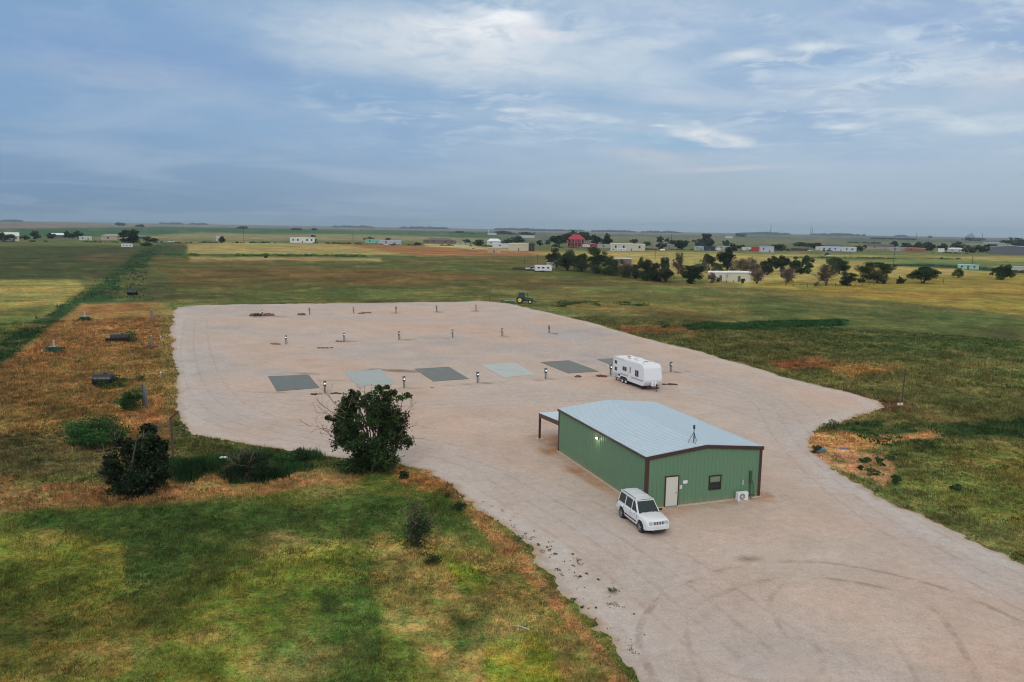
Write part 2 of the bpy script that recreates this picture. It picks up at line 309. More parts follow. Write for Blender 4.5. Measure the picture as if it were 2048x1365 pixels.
# survey of ground cover: (colour, outline read off the survey photograph, softness, raggedness)
PAINT = [
 ((86, 92, 78), [(-900, 430), (3000, 490), (3000, 530), (-900, 470)], 4, 1),
 ((116, 104, 100), [(-300, 444), (250, 448), (520, 453), (1000, 461), (1400, 467), (1400, 470), (800, 462), (300, 457), (-300, 463)], 1, .5),
 ((52, 86, 60), [(-300, 462), (180, 456), (330, 454), (600, 458), (1000, 465), (1000, 477), (600, 473), (250, 472), (-300, 479)], 1, .5),
 ((126, 122, 92), [(180, 478), (400, 466), (700, 468), (1000, 478), (1000, 487), (700, 483), (400, 482)], 2, 1),
 ((66, 94, 58), [(380, 468), (700, 464), (1000, 470), (1000, 474), (700, 469)], 1, .5),
 ((100, 104, 80), [(1200, 473), (1700, 481), (2400, 492), (2400, 502), (1700, 492), (1200, 486)], 2, 1),
 ((74, 88, 72), [(1690, 478), (2400, 489), (2400, 494), (1690, 483)], 1, .5),
 ((90, 98, 58), [(-900, 480), (400, 480), (1100, 486), (3000, 506), (3000, 530), (1100, 520), (-900, 500)], 3, 2),
 ((60, 68, 38), [(-900, 490), (240, 492), (380, 486), (380, 520), (300, 560), (-900, 560)], 3, 3),
 ((78, 72, 46), [(150, 505), (330, 512), (330, 524), (150, 520)], 6, 4),
 ((86, 81, 43), [(300, 514), (1100, 514), (1300, 560), (1500, 575), (1100, 600), (700, 606), (350, 604), (300, 560)], 4, 3),
 ((98, 80, 44), [(320, 540), (600, 536), (900, 545), (1050, 560), (800, 566), (500, 560), (330, 562)], 8, 10),
 ((78, 84, 42), [(500, 520), (900, 524), (1300, 545), (1500, 566), (1200, 560), (900, 542), (600, 530)], 5, 6),
 ((84, 92, 48), [(350, 575), (800, 578), (1100, 580), (1100, 602), (900, 602), (350, 606)], 6, 6),
 ((146, 133, 84), [(374, 490), (470, 484), (690, 488), (790, 502), (830, 511), (560, 511), (374, 508)], 1.5, 1),
 ((138, 98, 62), [(650, 486), (800, 491), (950, 494), (1100, 503), (1110, 510), (1000, 513), (830, 512), (740, 498)], 1.5, 1),
 ((168, 158, 116), [(850, 487), (930, 489), (1000, 498), (1060, 502), (950, 499), (850, 492)], 1, .6),
 ((52, 80, 40), [(330, 508), (560, 509), (830, 512), (830, 515), (560, 514), (330, 514)], 1, 1),
 ((148, 128, 84), [(380, 515), (760, 516), (760, 522), (380, 521)], 3, 4),
 ((152, 140, 84), [(1060, 505), (1300, 503), (1500, 508), (1800, 512), (2400, 520), (2400, 545), (1700, 560), (1500, 572), (1400, 560), (1200, 530)], 3, 2),
 ((60, 88, 46), [(1560, 514), (1900, 516), (1950, 519), (1700, 521)], 1.5, 1.5),
 ((92, 110, 62), [(1680, 521), (2048, 522), (2400, 530), (2400, 538), (1900, 534)], 3, 2),
 ((46, 72, 44), [(1760, 528), (1950, 531), (2048, 542), (2048, 548), (1900, 537), (1760, 531)], 1.5, 1.5),
 ((130, 116, 54), [(1480, 575), (1560, 563), (1800, 553), (2048, 547), (3000, 560), (3000, 680), (2048, 630), (1900, 616), (1760, 601), (1600, 587)], 2, 2),
 ((134, 116, 54), [(1620, 578), (1900, 572), (2400, 590), (2400, 640), (1900, 612)], 6, 6),
 ((96, 97, 54), [(1000, 600), (1100, 575), (1300, 572), (1500, 578), (1600, 588), (1760, 602), (2048, 632), (3000, 680), (3000, 1500), (2048, 1130), (1780, 1000), (1620, 880), (1770, 815), (1400, 700)], 3, 3),
 ((104, 98, 52), [(1100, 590), (1400, 596), (1700, 640), (1400, 640), (1150, 620)], 12, 12),
 ((76, 88, 46), [(1500, 600), (1900, 625), (2048, 650), (2048, 720), (1700, 700), (1500, 660)], 14, 12),
 ((104, 98, 50), [(1850, 900), (2100, 880), (2300, 1000), (2200, 1100), (2000, 1040)], 10, 34),
 ((112, 112, 58), [(1800, 960), (2000, 940), (2100, 1020), (1950, 1040)], 12, 14),
 ((44, 68, 34), [(1700, 860), (1900, 845), (2200, 830), (2200, 870), (1900, 885), (1760, 890)], 8, 8),
 ((44, 74, 38), [(1355, 653), (1500, 645), (1690, 642), (1700, 650), (1560, 657), (1380, 660)], 2, 3),
 ((132, 92, 58), [(1240, 655), (1390, 652), (1400, 664), (1250, 668)], 4, 6),
 ((128, 88, 56), [(1530, 722), (1640, 717), (1680, 732), (1560, 742)], 4, 5),
 ((142, 110, 60), [(1640, 728), (1800, 736), (1700, 750)], 8, 7),
 ((158, 122, 78), [(1612, 872), (1660, 862), (1720, 866), (1790, 868), (1885, 858), (1884, 876), (1800, 884), (1740, 900), (1680, 905), (1620, 912)], 3, 6), ((164, 126, 92), [(1622, 908), (1690, 900), (1780, 908), (1790, 945), (1770, 975), (1700, 950)], 4, 10),
  ((46, 66, 34), [(1640, 850), (1780, 838), (1760, 860), (1660, 866)], 5, 6),
 ((120, 92, 60), [(1640, 775), (1800, 805), (1850, 812), (1780, 824)], 5, 6),
 ((138, 130, 74), [(-900, 566), (0, 562), (155, 560), (170, 575), (100, 628), (0, 690), (-900, 1100)], 3, 5),
 ((92, 98, 52), [(-900, 640), (0, 618), (110, 606), (80, 640), (0, 690), (-900, 1050)], 8, 10),
 ((40, 64, 34), [(-900, 1400), (-900, 1140), (0, 690), (90, 632), (165, 586), (222, 548), (268, 508), (330, 484), (345, 490), (296, 522), (290, 560), (310, 600), (300, 606), (160, 610), (100, 655), (0, 732)], 3, 8), ((74, 80, 46), [(240, 545), (300, 530), (345, 560), (352, 604), (300, 604), (230, 600)], 6, 12),
 ((140, 106, 64), [(165, 609), (320, 606), (346, 625), (350, 850), (330, 900), (0, 965), (-900, 1500), (-900, 1150), (0, 735), (95, 660)], 2, 3),
 ((132, 107, 62), [(0, 780), (160, 700), (340, 700), (344, 800), (200, 860), (0, 870), (-200, 860)], 16, 22),
  ((132, 116, 70), [(318, 610), (348, 622), (354, 800), (330, 850), (322, 760)], 5, 6),
 ((88, 82, 50), [(-200, 880), (150, 850), (340, 880), (330, 930), (0, 950), (-200, 960)], 12, 14),
 ((74, 78, 40), [(330, 880), (440, 885), (700, 918), (780, 930), (700, 960), (330, 985)], 8, 8),
 ((38, 58, 30), [(340, 918), (560, 906), (620, 925), (600, 962), (350, 972)], 6, 8),
 ((96, 103, 48), [(-900, 1400), (-900, 1000), (0, 975), (700, 950), (860, 945), (1000, 1050), (1200, 1250), (1300, 1400), (1300, 2500), (-900, 2500)], 6, 6),
 ((146, 112, 72), [(-300, 985), (0, 975), (300, 970), (640, 945), (760, 950), (700, 968), (400, 1002), (0, 1022), (-300, 1050)], 6, 16),
 ((144, 110, 66), [(780, 930), (860, 938), (930, 1000), (1000, 1060), (960, 1040), (880, 985), (800, 975)], 8, 9),
 ((72, 88, 42), [(60, 1040), (500, 1010), (740, 985), (900, 1000), (960, 1080), (700, 1100), (500, 1090), (330, 1180), (240, 1170), (240, 1080)], 10, 34),
 ((118, 121, 52), [(-300, 1110), (100, 1085), (235, 1100), (250, 1180), (200, 1250), (-300, 1300)], 10, 40),
 ((108, 104, 50), [(-300, 1230), (200, 1200), (330, 1230), (260, 1365), (-300, 1600)], 20, 24),
 ((112, 118, 52), [(380, 1180), (560, 1100), (720, 1080), (700, 1180), (560, 1260), (480, 1365), (300, 1480), (300, 1260)], 12, 44),
 ((78, 92, 44), [(640, 1180), (740, 1160), (780, 1250), (760, 1400), (560, 1420), (600, 1290)], 12, 44),
 ((132, 118, 68), [(740, 1060), (900, 1080), (1000, 1100), (1150, 1250), (1260, 1400), (1100, 1420), (900, 1380), (760, 1260)], 12, 40),
 ((118, 122, 46), [(860, 1110), (960, 1120), (1000, 1180), (930, 1210)], 10, 30),
 ((116, 120, 46), [(960, 1280), (1080, 1250), (1160, 1420), (980, 1450)], 10, 34),
 ((64, 80, 38), [(900, 1230), (980, 1220), (980, 1290), (900, 1320)], 12, 14),
 ((150, 118, 76), [(930, 1000), (1010, 1065), (1090, 1150), (1180, 1260), (1290, 1400), (1230, 1380), (1120, 1240), (1020, 1130), (950, 1050)], 8, 8),
]
def paint(x, y, base=(96, 98, 54)):
    px, py = proj(x, y); front = y > 4
    colr = np.tile(lin(base) / KLIT, (len(x), 1))
    dist = np.hypot(x, y)
    w1 = fbm(x / (dist ** .5 + 1), y / (dist ** .5 + 1), 0.55, 3, 4); w2 = fbm(x, y, 9.0, 21, 4)
    for colour, poly, soft, rag in PAINT:
        P = np.array(poly, float); lo = P.min(0) - 3 * soft - rag * 2; hi = P.max(0) + 3 * soft + rag * 2
        k = np.nonzero(front & (px > lo[0]) & (px < hi[0]) & (py > lo[1]) & (py < hi[1]))[0]
        if len(k) == 0: continue
        s = sdist(px[k], py[k], poly) + (w1[k] + w2[k]) * rag * 1.6
        a = np.clip(s / soft * 0.5 + 0.5, 0, 1)[:, None]
        colr[k] = colr[k] * (1 - a) + (lin(colour) / KLIT) * a
    # mottling of the cover itself: bare, dry and lush patches
    m1 = fbm(x, y, 4.5, 31, 4)[:, None]; m2 = fbm(x, y, 1.2, 41, 3)[:, None]; m3 = fbm(x, y, 40.0, 51, 4)[:, None]
    nearw = (1 / (1 + (dist / 260.0) ** 2))[:, None]
    g = 1 + (m1 * 1.0 + m2 * 0.8) * nearw + m3 * 0.5
    colr = colr * np.clip(g, 0.5, 1.6)
    tan = lin((150, 128, 84)) / KLIT; gre = lin((52, 78, 36)) / KLIT
    a = np.clip((m1 * 2.6 - 0.22) * nearw + np.clip(m3 * 3.0 - .45, 0, .2), 0, 0.55); colr = colr * (1 - a) + tan * a
    a = np.clip(-m1 * 2.2 - 0.32 + m3, 0, 0.35) * nearw; colr = colr * (1 - a) + gre * a
    return colr

def polar_grid():
    th = list(np.linspace(-0.86, 0.86, 620)); 
    rs = [6.0]
    while rs[-1] < 14000: 
        r = rs[-1]; rs.append(r + max(0.22, min(r * r / 14800 * 1.35, r * 0.35)))
    rs = np.array(rs); return np.array(th), rs
TH, RS = polar_grid()
A_, R_ = np.meshgrid(TH, RS)
GX = (np.sin(A_) * R_).ravel(); GY = (np.cos(A_) * R_).ravel()
nT, nR = len(TH), len(RS)
ii = np.arange(nR - 1)[:, None] * nT + np.arange(nT - 1)[None, :]
QF = np.stack([ii, ii + 1, ii + nT + 1, ii + nT], -1).reshape(-1, 4)[:, ::-1]
GCOL = paint(GX, GY)
GSD = yard_sd(GX, GY)

# ground material
def ground_mat():
    m = bpy.data.materials.new('grassland'); m.use_nodes = True; t = m.node_tree; b = t.nodes['Principled BSDF']
    b.inputs['Roughness'].default_value = 0.95; b.inputs['Specular IOR Level'].default_value = 0.1
    at_ = t.nodes.new('ShaderNodeAttribute'); at_.attribute_name = 'tint'
    g = t.nodes.new('ShaderNodeNewGeometry'); p = g.outputs['Position']
    f1 = mth('ADD', mth('MULTIPLY', noise(p, 5.0, 4, 0.75, tree=t), .6, tree=t), mth('MULTIPLY', noise(p, 15.0, 2, 0.7, tree=t), .4, tree=t), tree=t); f2 = noise(p, 1.3, 6, 0.72, tree=t); f3 = noise(p, 0.22, 5, 0.6, tree=t)
    k = mth('ADD', mth('MULTIPLY', mth('SUBTRACT', f1, 0.5, tree=t), 3.8, tree=t), mth('MULTIPLY', mth('SUBTRACT', f2, 0.5, tree=t), 3.0, tree=t), tree=t)
    k = mth('MAXIMUM', mth('ADD', mth('ADD', k, mth('MULTIPLY', mth('SUBTRACT', f3, 0.5, tree=t), 0.9, tree=t), tree=t), 0.95, tree=t), 0.22, tree=t)
    f4 = noise(p, 0.045, 7, 0.68, tree=t, dist=0.5); k = mth('MULTIPLY', k, ramp(f4, .34, .64, t, .72, 1.34), tree=t)
    cc = mixc(1.0, at_.outputs['Color'], vec(k, k, k, t), tree=t, mode='MULTIPLY')
    cc = mixc(1.0, cc, mixc(ramp(noise(p, 0.03, 7, 0.7, tree=t), .40, .60, t), (.88, 1.04, .92), (1.16, .98, .96), tree=t), tree=t, mode='MULTIPLY')
    hn = noise(p, 0.75, 5, 0.72, tree=t)
    cc = mixc(1.0, cc, mixc(ramp(hn, .38, .62, t), (.74, 1.0, .80), (1.34, 1.04, 1.05), tree=t), tree=t, mode='MULTIPLY')
    cc = mixc(mth('MULTIPLY', ramp(f2, 0.60, 0.75, t), 0.30, tree=t), cc, alb((168, 148, 106)), tree=t)
    cc = mixc(mth('MULTIPLY', ramp(f3, 0.46, 0.34, t), 0.25, tree=t), cc, alb((48, 70, 36)), tree=t)
    t.links.new(cc, b.inputs['Base Color'])
    bp = t.nodes.new('ShaderNodeBump'); bp.inputs['Strength'].default_value = 0.8; bp.inputs['Distance'].default_value = 0.12
    t.links.new(mth('ADD', f1, f2, tree=t), bp.inputs['Height']); t.links.new(bp.outputs[0], b.inputs['Normal'])
    return m
GM = ground_mat()
# one sheet: fan towards the view plus a coarse skirt all round
gz = np.where(GSD > 1.5, -0.04, 0.0) + np.where(R_.ravel() < 300, fbm(GX, GY, 6.0, 77, 3) * 0.10 * (GSD < -1.0), 0)
V = np.stack([GX, GY, gz], 1); nv = len(V)
sth = np.linspace(0.86, 2 * math.pi - 0.86, 60); srs = np.array([6.0, 20, 50, 120, 300, 900, 3000, 14000])
SA, SR = np.meshgrid(sth, srs); sv = np.stack([np.sin(SA).ravel() * SR.ravel(), np.cos(SA).ravel() * SR.ravel(), np.zeros(SA.size)], 1)
jj = np.arange(len(srs) - 1)[:, None] * 60 + np.arange(59)[None, :]
sf = np.stack([jj, jj + 1, jj + 61, jj + 60], -1).reshape(-1, 4)[:, ::-1] + nv
cv = np.array([[0, 0, 0.0]]); ring = np.concatenate([np.stack([np.sin(np.linspace(0, 2 * math.pi, 40, endpoint=False)) * 6.3, np.cos(np.linspace(0, 2 * math.pi, 40, endpoint=False)) * 6.3, np.full(40, -0.01)], 1)])
base = nv + len(sv); rf = [(base, base + 1 + i, base + 1 + (i + 1) % 40, base) for i in range(40)]
allv = np.concatenate([V, sv, cv, ring]); tint = np.concatenate([GCOL, np.tile(lin((96, 98, 54)) / KLIT, (len(sv) + 41, 1))])
me_faces = np.concatenate([QF, sf])
ground = rawmesh('ground', allv[:base], me_faces, GM, tint=tint[:base])
tag(ground, kind='structure')
bmx = bmesh.new(); cvs = [bmx.verts.new(p) for p in ring]; bmx.faces.new(cvs); bmx.normal_update()
capm = bpy.data.meshes.new('ground_under_drone'); bmx.to_mesh(capm); bmx.free()
capm.materials.append(mm('plain_grass', alb((96, 98, 54)), 0.95, scale=0.8, var=.4)); capo = bpy.data.objects.new('ground_patch', capm); COL.objects.link(capo); tag(capo, kind='structure')

# ------------------------------------------------------------------ gravel yard
BO = np.array([9.109, 51.348]); BA = 0.3487; BU = np.array([math.cos(BA), math.sin(BA)]); BV = np.array([-math.sin(BA), math.cos(BA)]); BW, BL = 9.14, 14.76
def bloc(x, y): q = BO + BU * x + BV * y; return (q[0], q[1])
def path_sd(x, y, pts):
    """signed offset from a wheel path; far away returns a big number"""
    P = np.array([at(*p)[:2] for p in pts]); best = np.full(x.shape, 1e9); sg = np.full(x.shape, 99.0)
    # smooth the path
    for _ in range(3):
        Q = [P[0]]
        for i in range(len(P) - 1): Q += [P[i] * .75 + P[i + 1] * .25, P[i] * .25 + P[i + 1] * .75]
        Q.append(P[-1]); P = np.array(Q)
    for i in range(len(P) - 1):
        ax, ay = P[i]; bx, by = P[i + 1]; ex, ey = bx - ax, by - ay; ln = math.hypot(ex, ey) + 1e-9
        t = np.clip(((x - ax) * ex + (y - ay) * ey) / ln ** 2, 0, 1); d2 = (x - ax - t * ex) ** 2 + (y - ay - t * ey) ** 2
        s = ((x - ax) * ey - (y - ay) * ex) / ln; k = d2 < best; best = np.where(k, d2, best); sg = np.where(k, np.sign(s) * np.sqrt(d2), sg)
    return sg
TRK1 = [(1380, 1165), (1430, 1142), (1520, 1128), (1620, 1122), (1740, 1140), (1860, 1168), (1960, 1205), (2080, 1265), (2200, 1340)]
TRK2 = [(1420, 1200), (1480, 1172), (1560, 1157), (1640, 1156), (1740, 1170), (1830, 1195), (1880, 1230), (1920, 1290), (1980, 1400)]
TRK3 = [(1310, 1205), (1278, 1250), (1278, 1300), (1310, 1365), (1400, 1480)]
TRK4 = [(1560, 1175), (1538, 1200), (1545, 1230), (1568, 1268)]
TRK5 = [(1375, 1260), (1378, 1310), (1400, 1365), (1450, 1440)]
TRK6 = [(1790, 1290), (1820, 1330), (1850, 1400)]
TRK7 = [(1000, 900), (1003, 875), (1040, 850), (1100, 835), (1150, 800)]
SW1 = [(380, 640), (372, 700), (390, 780), (450, 835), (600, 870), (900, 905), (1080, 1000), (1280, 1120), (1500, 1300)]
SW2 = [(400, 625), (700, 640), (1000, 640), (1200, 690), (1420, 760), (1560, 800), (1600, 880), (1760, 1020), (2100, 1200)]
SW3 = [(420, 710), (700, 705), (1000, 700), (1200, 705)]
SW4 = [(400, 790), (700, 815), (1000, 800), (1200, 790), (1420, 790), (1600, 850)]
near = GSD > -3.0
keep = near[QF].any(1) & (R_.ravel()[QF].max(1) < 330)
used = np.unique(QF[keep]); remap = np.full(nv, -1); remap[used] = np.arange(len(used))
yx, yy, ysd, yr = GX[used], GY[used], GSD[used], R_.ravel()[used]
cell = np.maximum(0.22, yr * yr / 14800 * 1.35)
yz = np.clip(ysd * 0.05 / cell, -0.10, 0.03) + np.where(ysd > 0.5, fbm(yx, yy, 9.0, 15, 3) * 0.03, 0)
m1 = fbm(yx, yy, 11.0, 61, 4); m2 = fbm(yx, yy, 2.6, 62, 4); m3 = fbm(yx, yy, 45.0, 63, 3)
yc = np.tile(lin((178, 163, 149)) / KLIT, (len(yx), 1))
def blend(c0, colour, a): a = np.clip(a, 0, 1)[:, None]; return c0 * (1 - a) + lin(colour) / KLIT * a
yc = blend(yc, (181, 158, 140), 0.40 + m1 * 3.0); yc = blend(yc, (160, 152, 146), -m1 * 2.4 + m3 * 2 - 0.1); yc *= (1 + m2 * 0.26)[:, None]
for tr, amt in ((SW1, .6), (SW2, .75), (SW3, .3), (SW4, .35)):
    s = path_sd(yx, yy, tr); a = np.exp(-(s / 3.2) ** 2) * (0.6 + m2 * 1.2) * amt; yc = blend(yc, (168, 161, 155), a * 1.2)
# soil along the slab of the metal building and along the yard edge
lx = (yx - BO[0]) * BU[0] + (yy - BO[1]) * BU[1]; ly = (yx - BO[0]) * BV[0] + (yy - BO[1]) * BV[1]
db = np.hypot(np.maximum(np.maximum(-lx, lx - BW), 0), np.maximum(np.maximum(-ly, ly - BL - 4.4), 0))
yc = blend(yc, (166, 124, 88), 0.75 - db / 2.0 + m2 * 2.0); yc = blend(yc, (136, 104, 80), (0.15 - np.abs(db - 1.0) + m2 * 2.2) * 1.0)
yc = blend(yc, (180, 173, 164), (0.9 - np.abs(ysd - 1.3) / 1.2 + m2 * 2) * 0.6); yc = blend(yc, (150, 126, 96), (0.5 - ysd * 1.2 + m2 * 1.5))
PED = [(650, 788), (808, 778), (955, 768), (1091, 760), (1221, 752), (1341, 746), (572, 690), (688, 684), (798, 681), (905, 677), (1004, 674), (1098, 668), (525, 634), (619, 630), (707, 628), (792, 627), (873, 625), (952, 623)]
for i, p in enumerate(PED):
    q = at(*p); dx, dy = (yx - q[0]), (yy - q[1]); ca, sa = math.cos(.36), math.sin(.36); ux = dx * ca + dy * sa; uy = -dx * sa + dy * ca
    s = 1.0 - np.hypot(ux / (2.3 + (i % 3) * .5), uy / 0.42) + m2 * 2.2; yc = blend(yc, ((140, 98, 72), (132, 112, 94), (118, 98, 82))[i % 3], s * 0.9)
def stain(yc, px, py, rx, ry, colour, amt=.8):
    q = at(px, py); s = 1.0 - np.hypot((yx - q[0]) / rx, (yy - q[1]) / ry) + m2 * 2.5; return blend(yc, colour, s * amt)
for st in [(600, 748, 3, .7, (128, 112, 98)), (780, 741, 4.5, .8, (122, 106, 92)), (815, 744, 2, .8, (120, 104, 92)), (680, 762, 2.5, .8, (140, 116, 98)), (560, 786, 4, .5, (150, 128, 110)), (640, 697, 2.6, .5, (120, 110, 96)),
           (525, 633, 4, 1.6, (130, 90, 78)), (1095, 890, 1.6, .8, (128, 96, 66)), (1500, 1120, 1, .5, (140, 120, 105))]: yc = stain(yc, *st)
trk = np.stack([path_sd(yx, yy, t) for t in (TRK1, TRK2, TRK3)], 1); trk2 = np.stack([path_sd(yx, yy, t) for t in (TRK4, TRK5, TRK6)], 1)
sw = np.stack([path_sd(yx, yy, t) for t in (SW1, SW2, SW4)], 1)
yard = rawmesh('gravel_yard', np.stack([yx, yy, yz], 1), remap[QF[keep]], None, tint=yc)
for nm, a in (('trk', trk), ('trk2', trk2), ('sw', sw)):
    at_ = yard.data.attributes.new(nm, 'FLOAT_VECTOR', 'POINT'); at_.data.foreach_set('vector', a.astype(np.float32).ravel())
tag(yard, kind='structure')
def gravel_mat():
    m = bpy.data.materials.new('gravel'); m.use_nodes = True; t = m.node_tree; b = t.nodes['Principled BSDF']
    b.inputs['Roughness'].default_value = 0.95; b.inputs['Specular IOR Level'].default_value = 0.15
    A = t.nodes.new('ShaderNodeAttribute'); A.attribute_name = 'tint'; g = t.nodes.new('ShaderNodeNewGeometry'); p = g.outputs['Position']
    f1 = noise(p, 9.0, 3, 0.75, tree=t); f2 = noise(p, 1.6, 5, 0.7, tree=t); f3 = noise(p, 0.25, 5, 0.6, tree=t, dist=0.6)
    vo = t.nodes.new('ShaderNodeTexVoronoi'); vo.inputs['Scale'].default_value = 5.0; t.links.new(p, vo.inputs['Vector'])
    k = mth('ADD', mth('MULTIPLY', mth('SUBTRACT', f1, 0.5, tree=t), 0.75, tree=t), mth('MULTIPLY', mth('SUBTRACT', f2, 0.5, tree=t), 0.6, tree=t), tree=t)
    k = mth('ADD', mth('ADD', k, mth('MULTIPLY', mth('SUBTRACT', f3, 0.5, tree=t), 0.22, tree=t), tree=t), 1.0, tree=t)
    dark = None
    def band(sig, off, w, amt):
        n = mth('MULTIPLY', mth('SUBTRACT', f2, 0.5, tree=t), 0.22, tree=t)
        d = mth('ABSOLUTE', mth('SUBTRACT', mth('ADD', sig, n, tree=t), off, tree=t), tree=t)
        return mth('MULTIPLY', ramp(d, w, w * 0.25, t), amt, tree=t)
    def add(a, b_): return b_ if a is None else mth('MAXIMUM', a, b_, tree=t)
    for nm, offs, w, amt in (('trk', [(0, 0)], .28, .46), ('trk2', [(0, 0)], .22, .32), ('sw', [(0, .9), (0, -.9), (0, 2.6), (0, -3.1)], .22, .22)):
        a = t.nodes.new('ShaderNodeAttribute'); a.attribute_name = nm; s = t.nodes.new('ShaderNodeSeparateXYZ'); t.links.new(a.outputs['Vector'], s.inputs[0])
        for q in s.outputs:
            for _, o in offs:
                dark = add(dark, band(q, o, w, amt))
    dark = mth('MULTIPLY', dark, ramp(noise(p, 0.6, 4, 0.7, tree=t), 0.36, 0.62, t), tree=t)
    cc = mixc(1.0, A.outputs['Color'], vec(k, k, k, t), tree=t, mode='MULTIPLY')
    cc = mixc(mth('MULTIPLY', ramp(f3, 0.50, 0.66, t), 0.35, tree=t), cc, alb((172, 152, 136)), tree=t)
    cc = mixc(dark, cc, alb((122, 98, 82)), tree=t)
    spk = mth('MULTIPLY', ramp(vo.outputs['Distance'], 0.16, 0.08, t), ramp(f2, 0.56, 0.66, t), tree=t)
    cc = mixc(mth('MULTIPLY', spk, .7, tree=t), cc, alb((112, 98, 88)), tree=t)
    spk = mth('MULTIPLY', ramp(vo.outputs['Distance'], 0.16, 0.08, t), ramp(f2, 0.44, 0.34, t), tree=t)
    cc = mixc(mth('MULTIPLY', spk, .6, tree=t), cc, alb((205, 198, 190)), tree=t)
    t.links.new(cc, b.inputs['Base Color'])
    bp = t.nodes.new('ShaderNodeBump'); bp.inputs['Strength'].default_value = 0.5; bp.inputs['Distance'].default_value = 0.05
    t.links.new(mth('SUBTRACT', mth('ADD', f1, f2, tree=t), mth('MULTIPLY', dark, 1.2, tree=t), tree=t), bp.inputs['Height']); t.links.new(bp.outputs[0], b.inputs['Normal'])
    return m
yard.data.materials.append(gravel_mat())

# ------------------------------------------------------------------ grass and weeds (nobody could count them)
rng = np.random.default_rng(11)
def grass_material():
    m = bpy.data.materials.new('grass_blades'); m.use_nodes = True; t = m.node_tree; b = t.nodes['Principled BSDF']
    b.inputs['Roughness'].default_value = 0.8; b.inputs['Specular IOR Level'].default_value = 0.15
    A = t.nodes.new('ShaderNodeAttribute'); A.attribute_name = 'tint'; t.links.new(A.outputs['Color'], b.inputs['Base Color'])
    b.inputs['Subsurface Weight'].default_value = 0.0
    return m
GRM = grass_material()
def blades(name, x, y, h, w, colr, label, cat, nb=4, lean=0.5, z0=0.0):
    n = len(x); X = np.repeat(x, nb); Y = np.repeat(y, nb); H = np.repeat(h, nb) * rng.uniform(.5, 1.1, n * nb); Wd = np.repeat(w, nb)
    sp = np.repeat(h, nb) * 0.45
    X = X + rng.normal(0, 1, n * nb) * sp; Y = Y + rng.normal(0, 1, n * nb) * sp
    a = rng.uniform(0, 2 * np.pi, n * nb); l = rng.uniform(0, 1, n * nb) * lean * H; la = rng.uniform(0, 2 * np.pi, n * nb)
    v = np.empty((n * nb, 3, 3)); v[:, 0] = np.stack([X - np.cos(a) * Wd, Y - np.sin(a) * Wd, np.full(n * nb, z0 - .03)], 1)
    v[:, 1] = np.stack([X + np.cos(a) * Wd, Y + np.sin(a) * Wd, np.full(n * nb, z0 - .03)], 1)
    v[:, 2] = np.stack([X + np.cos(la) * l, Y + np.sin(la) * l, H + z0], 1)
    f = np.arange(n * nb * 3).reshape(-1, 3)
    hs = rng.uniform(-1, 1, (n * nb, 1)); cb = np.repeat(colr, nb, 0) * rng.uniform(.6, 1.5, (n * nb, 1)) * (1 + hs * np.array([.22, .0, .12])); cb = np.repeat(cb, 3, 0)
    o = rawmesh(name, v.reshape(-1, 3), f, GRM, tint=np.clip(cb, 0, 1)); return tag(o, label, cat, kind='stuff')
def scatter(n, r0, r1, a0=-0.72, a1=0.72, p=1.4):
    u = rng.random(n); r = (r0 ** (1 - p + 1) + u * (r1 ** (2 - p) - r0 ** (2 - p))) ** (1 / (2 - p)) if p != 2 else r0 * (r1 / r0) ** u
    a = rng.uniform(a0, a1, n); return np.sin(a) * r, np.cos(a) * r, r
x, y, r = scatter(330000, 17, 170, p=1.75)
sdv = yard_sd(x, y); cm = fbm(x, y, 2.2, 91, 4)
SAND = [tuple(at(*q)[:2]) for q in [(1612, 872), (1790, 864), (1885, 858), (1884, 878), (1800, 886), (1790, 950), (1770, 975), (1700, 952), (1620, 912)]]
k = (sdv < -0.15) & (cm > -0.2 + rng.uniform(-.2, .12, len(x))) & ((sdist(x, y, SAND) + fbm(x, y, 1.5, 97, 3) * 3 < 0) | (rng.random(len(x)) < .35))
x, y, r, sdv, cm = x[k], y[k], r[k], sdv[k], cm[k]
cg = paint(x, y); cl_ = fbm(x, y, .7, 95, 3); cg = cg * (rng.uniform(.6, 1.5, len(x)) * (1 + cl_ * 1.5))[:, None]; hu = (rng.uniform(-1, 1, len(x)) * .5 + fbm(x, y, 1.6, 96, 3) * 1.6)[:, None]; cg = cg * (1 + hu * np.array([.34, .03, .14]))
h = np.clip(0.06 + r * 0.0026, .06, .38) * (0.75 + cm * 1.8) * rng.uniform(.6, 1.5, len(x))
blades('grass', x, y, h, np.clip(r * .00042, .010, .06), cg * 0.97, 'short mixed green and straw coloured grass covering the land round the yard', 'grass', nb=5, lean=1.1)
def region(n, poly, step_noise=None, thr=-0.05, sc=3.0, seed=3):
    P = np.array([at(*p)[:2] for p in poly]); lo, hi = P.min(0), P.max(0); xs = rng.uniform(lo[0], hi[0], n); ys = rng.uniform(lo[1], hi[1], n)
    s = sdist(xs, ys, P) + fbm(xs, ys, 4, seed, 3) * 5 + rng.normal(0, .35, n)
    k = (s > 0) & (fbm(xs, ys, sc, seed + 1, 4) > thr) & (yard_sd(xs, ys) < -.1); return xs[k], ys[k]
def weeds(name, n, poly, h, w, colr, label, cat, nb=4, **kw):
    x, y = region(n, poly, **kw); hh = h * (1 + fbm(x, y, 5, 8, 3) * 1.4) * rng.uniform(.6, 1.2, len(x))
    c = np.tile(lin(colr) / KLIT, (len(x), 1)) * rng.uniform(.6, 1.5, (len(x), 1)) * (1 + fbm(x, y, 2.2, 12, 3) * 1.6)[:, None] * (1 + fbm(x, y, 1.4, 14, 3)[:, None] * np.array([1.6, .4, .6]))
    return blades(name, x, y, hh, np.full(len(x), w), c, label, cat, nb=nb, lean=.7)
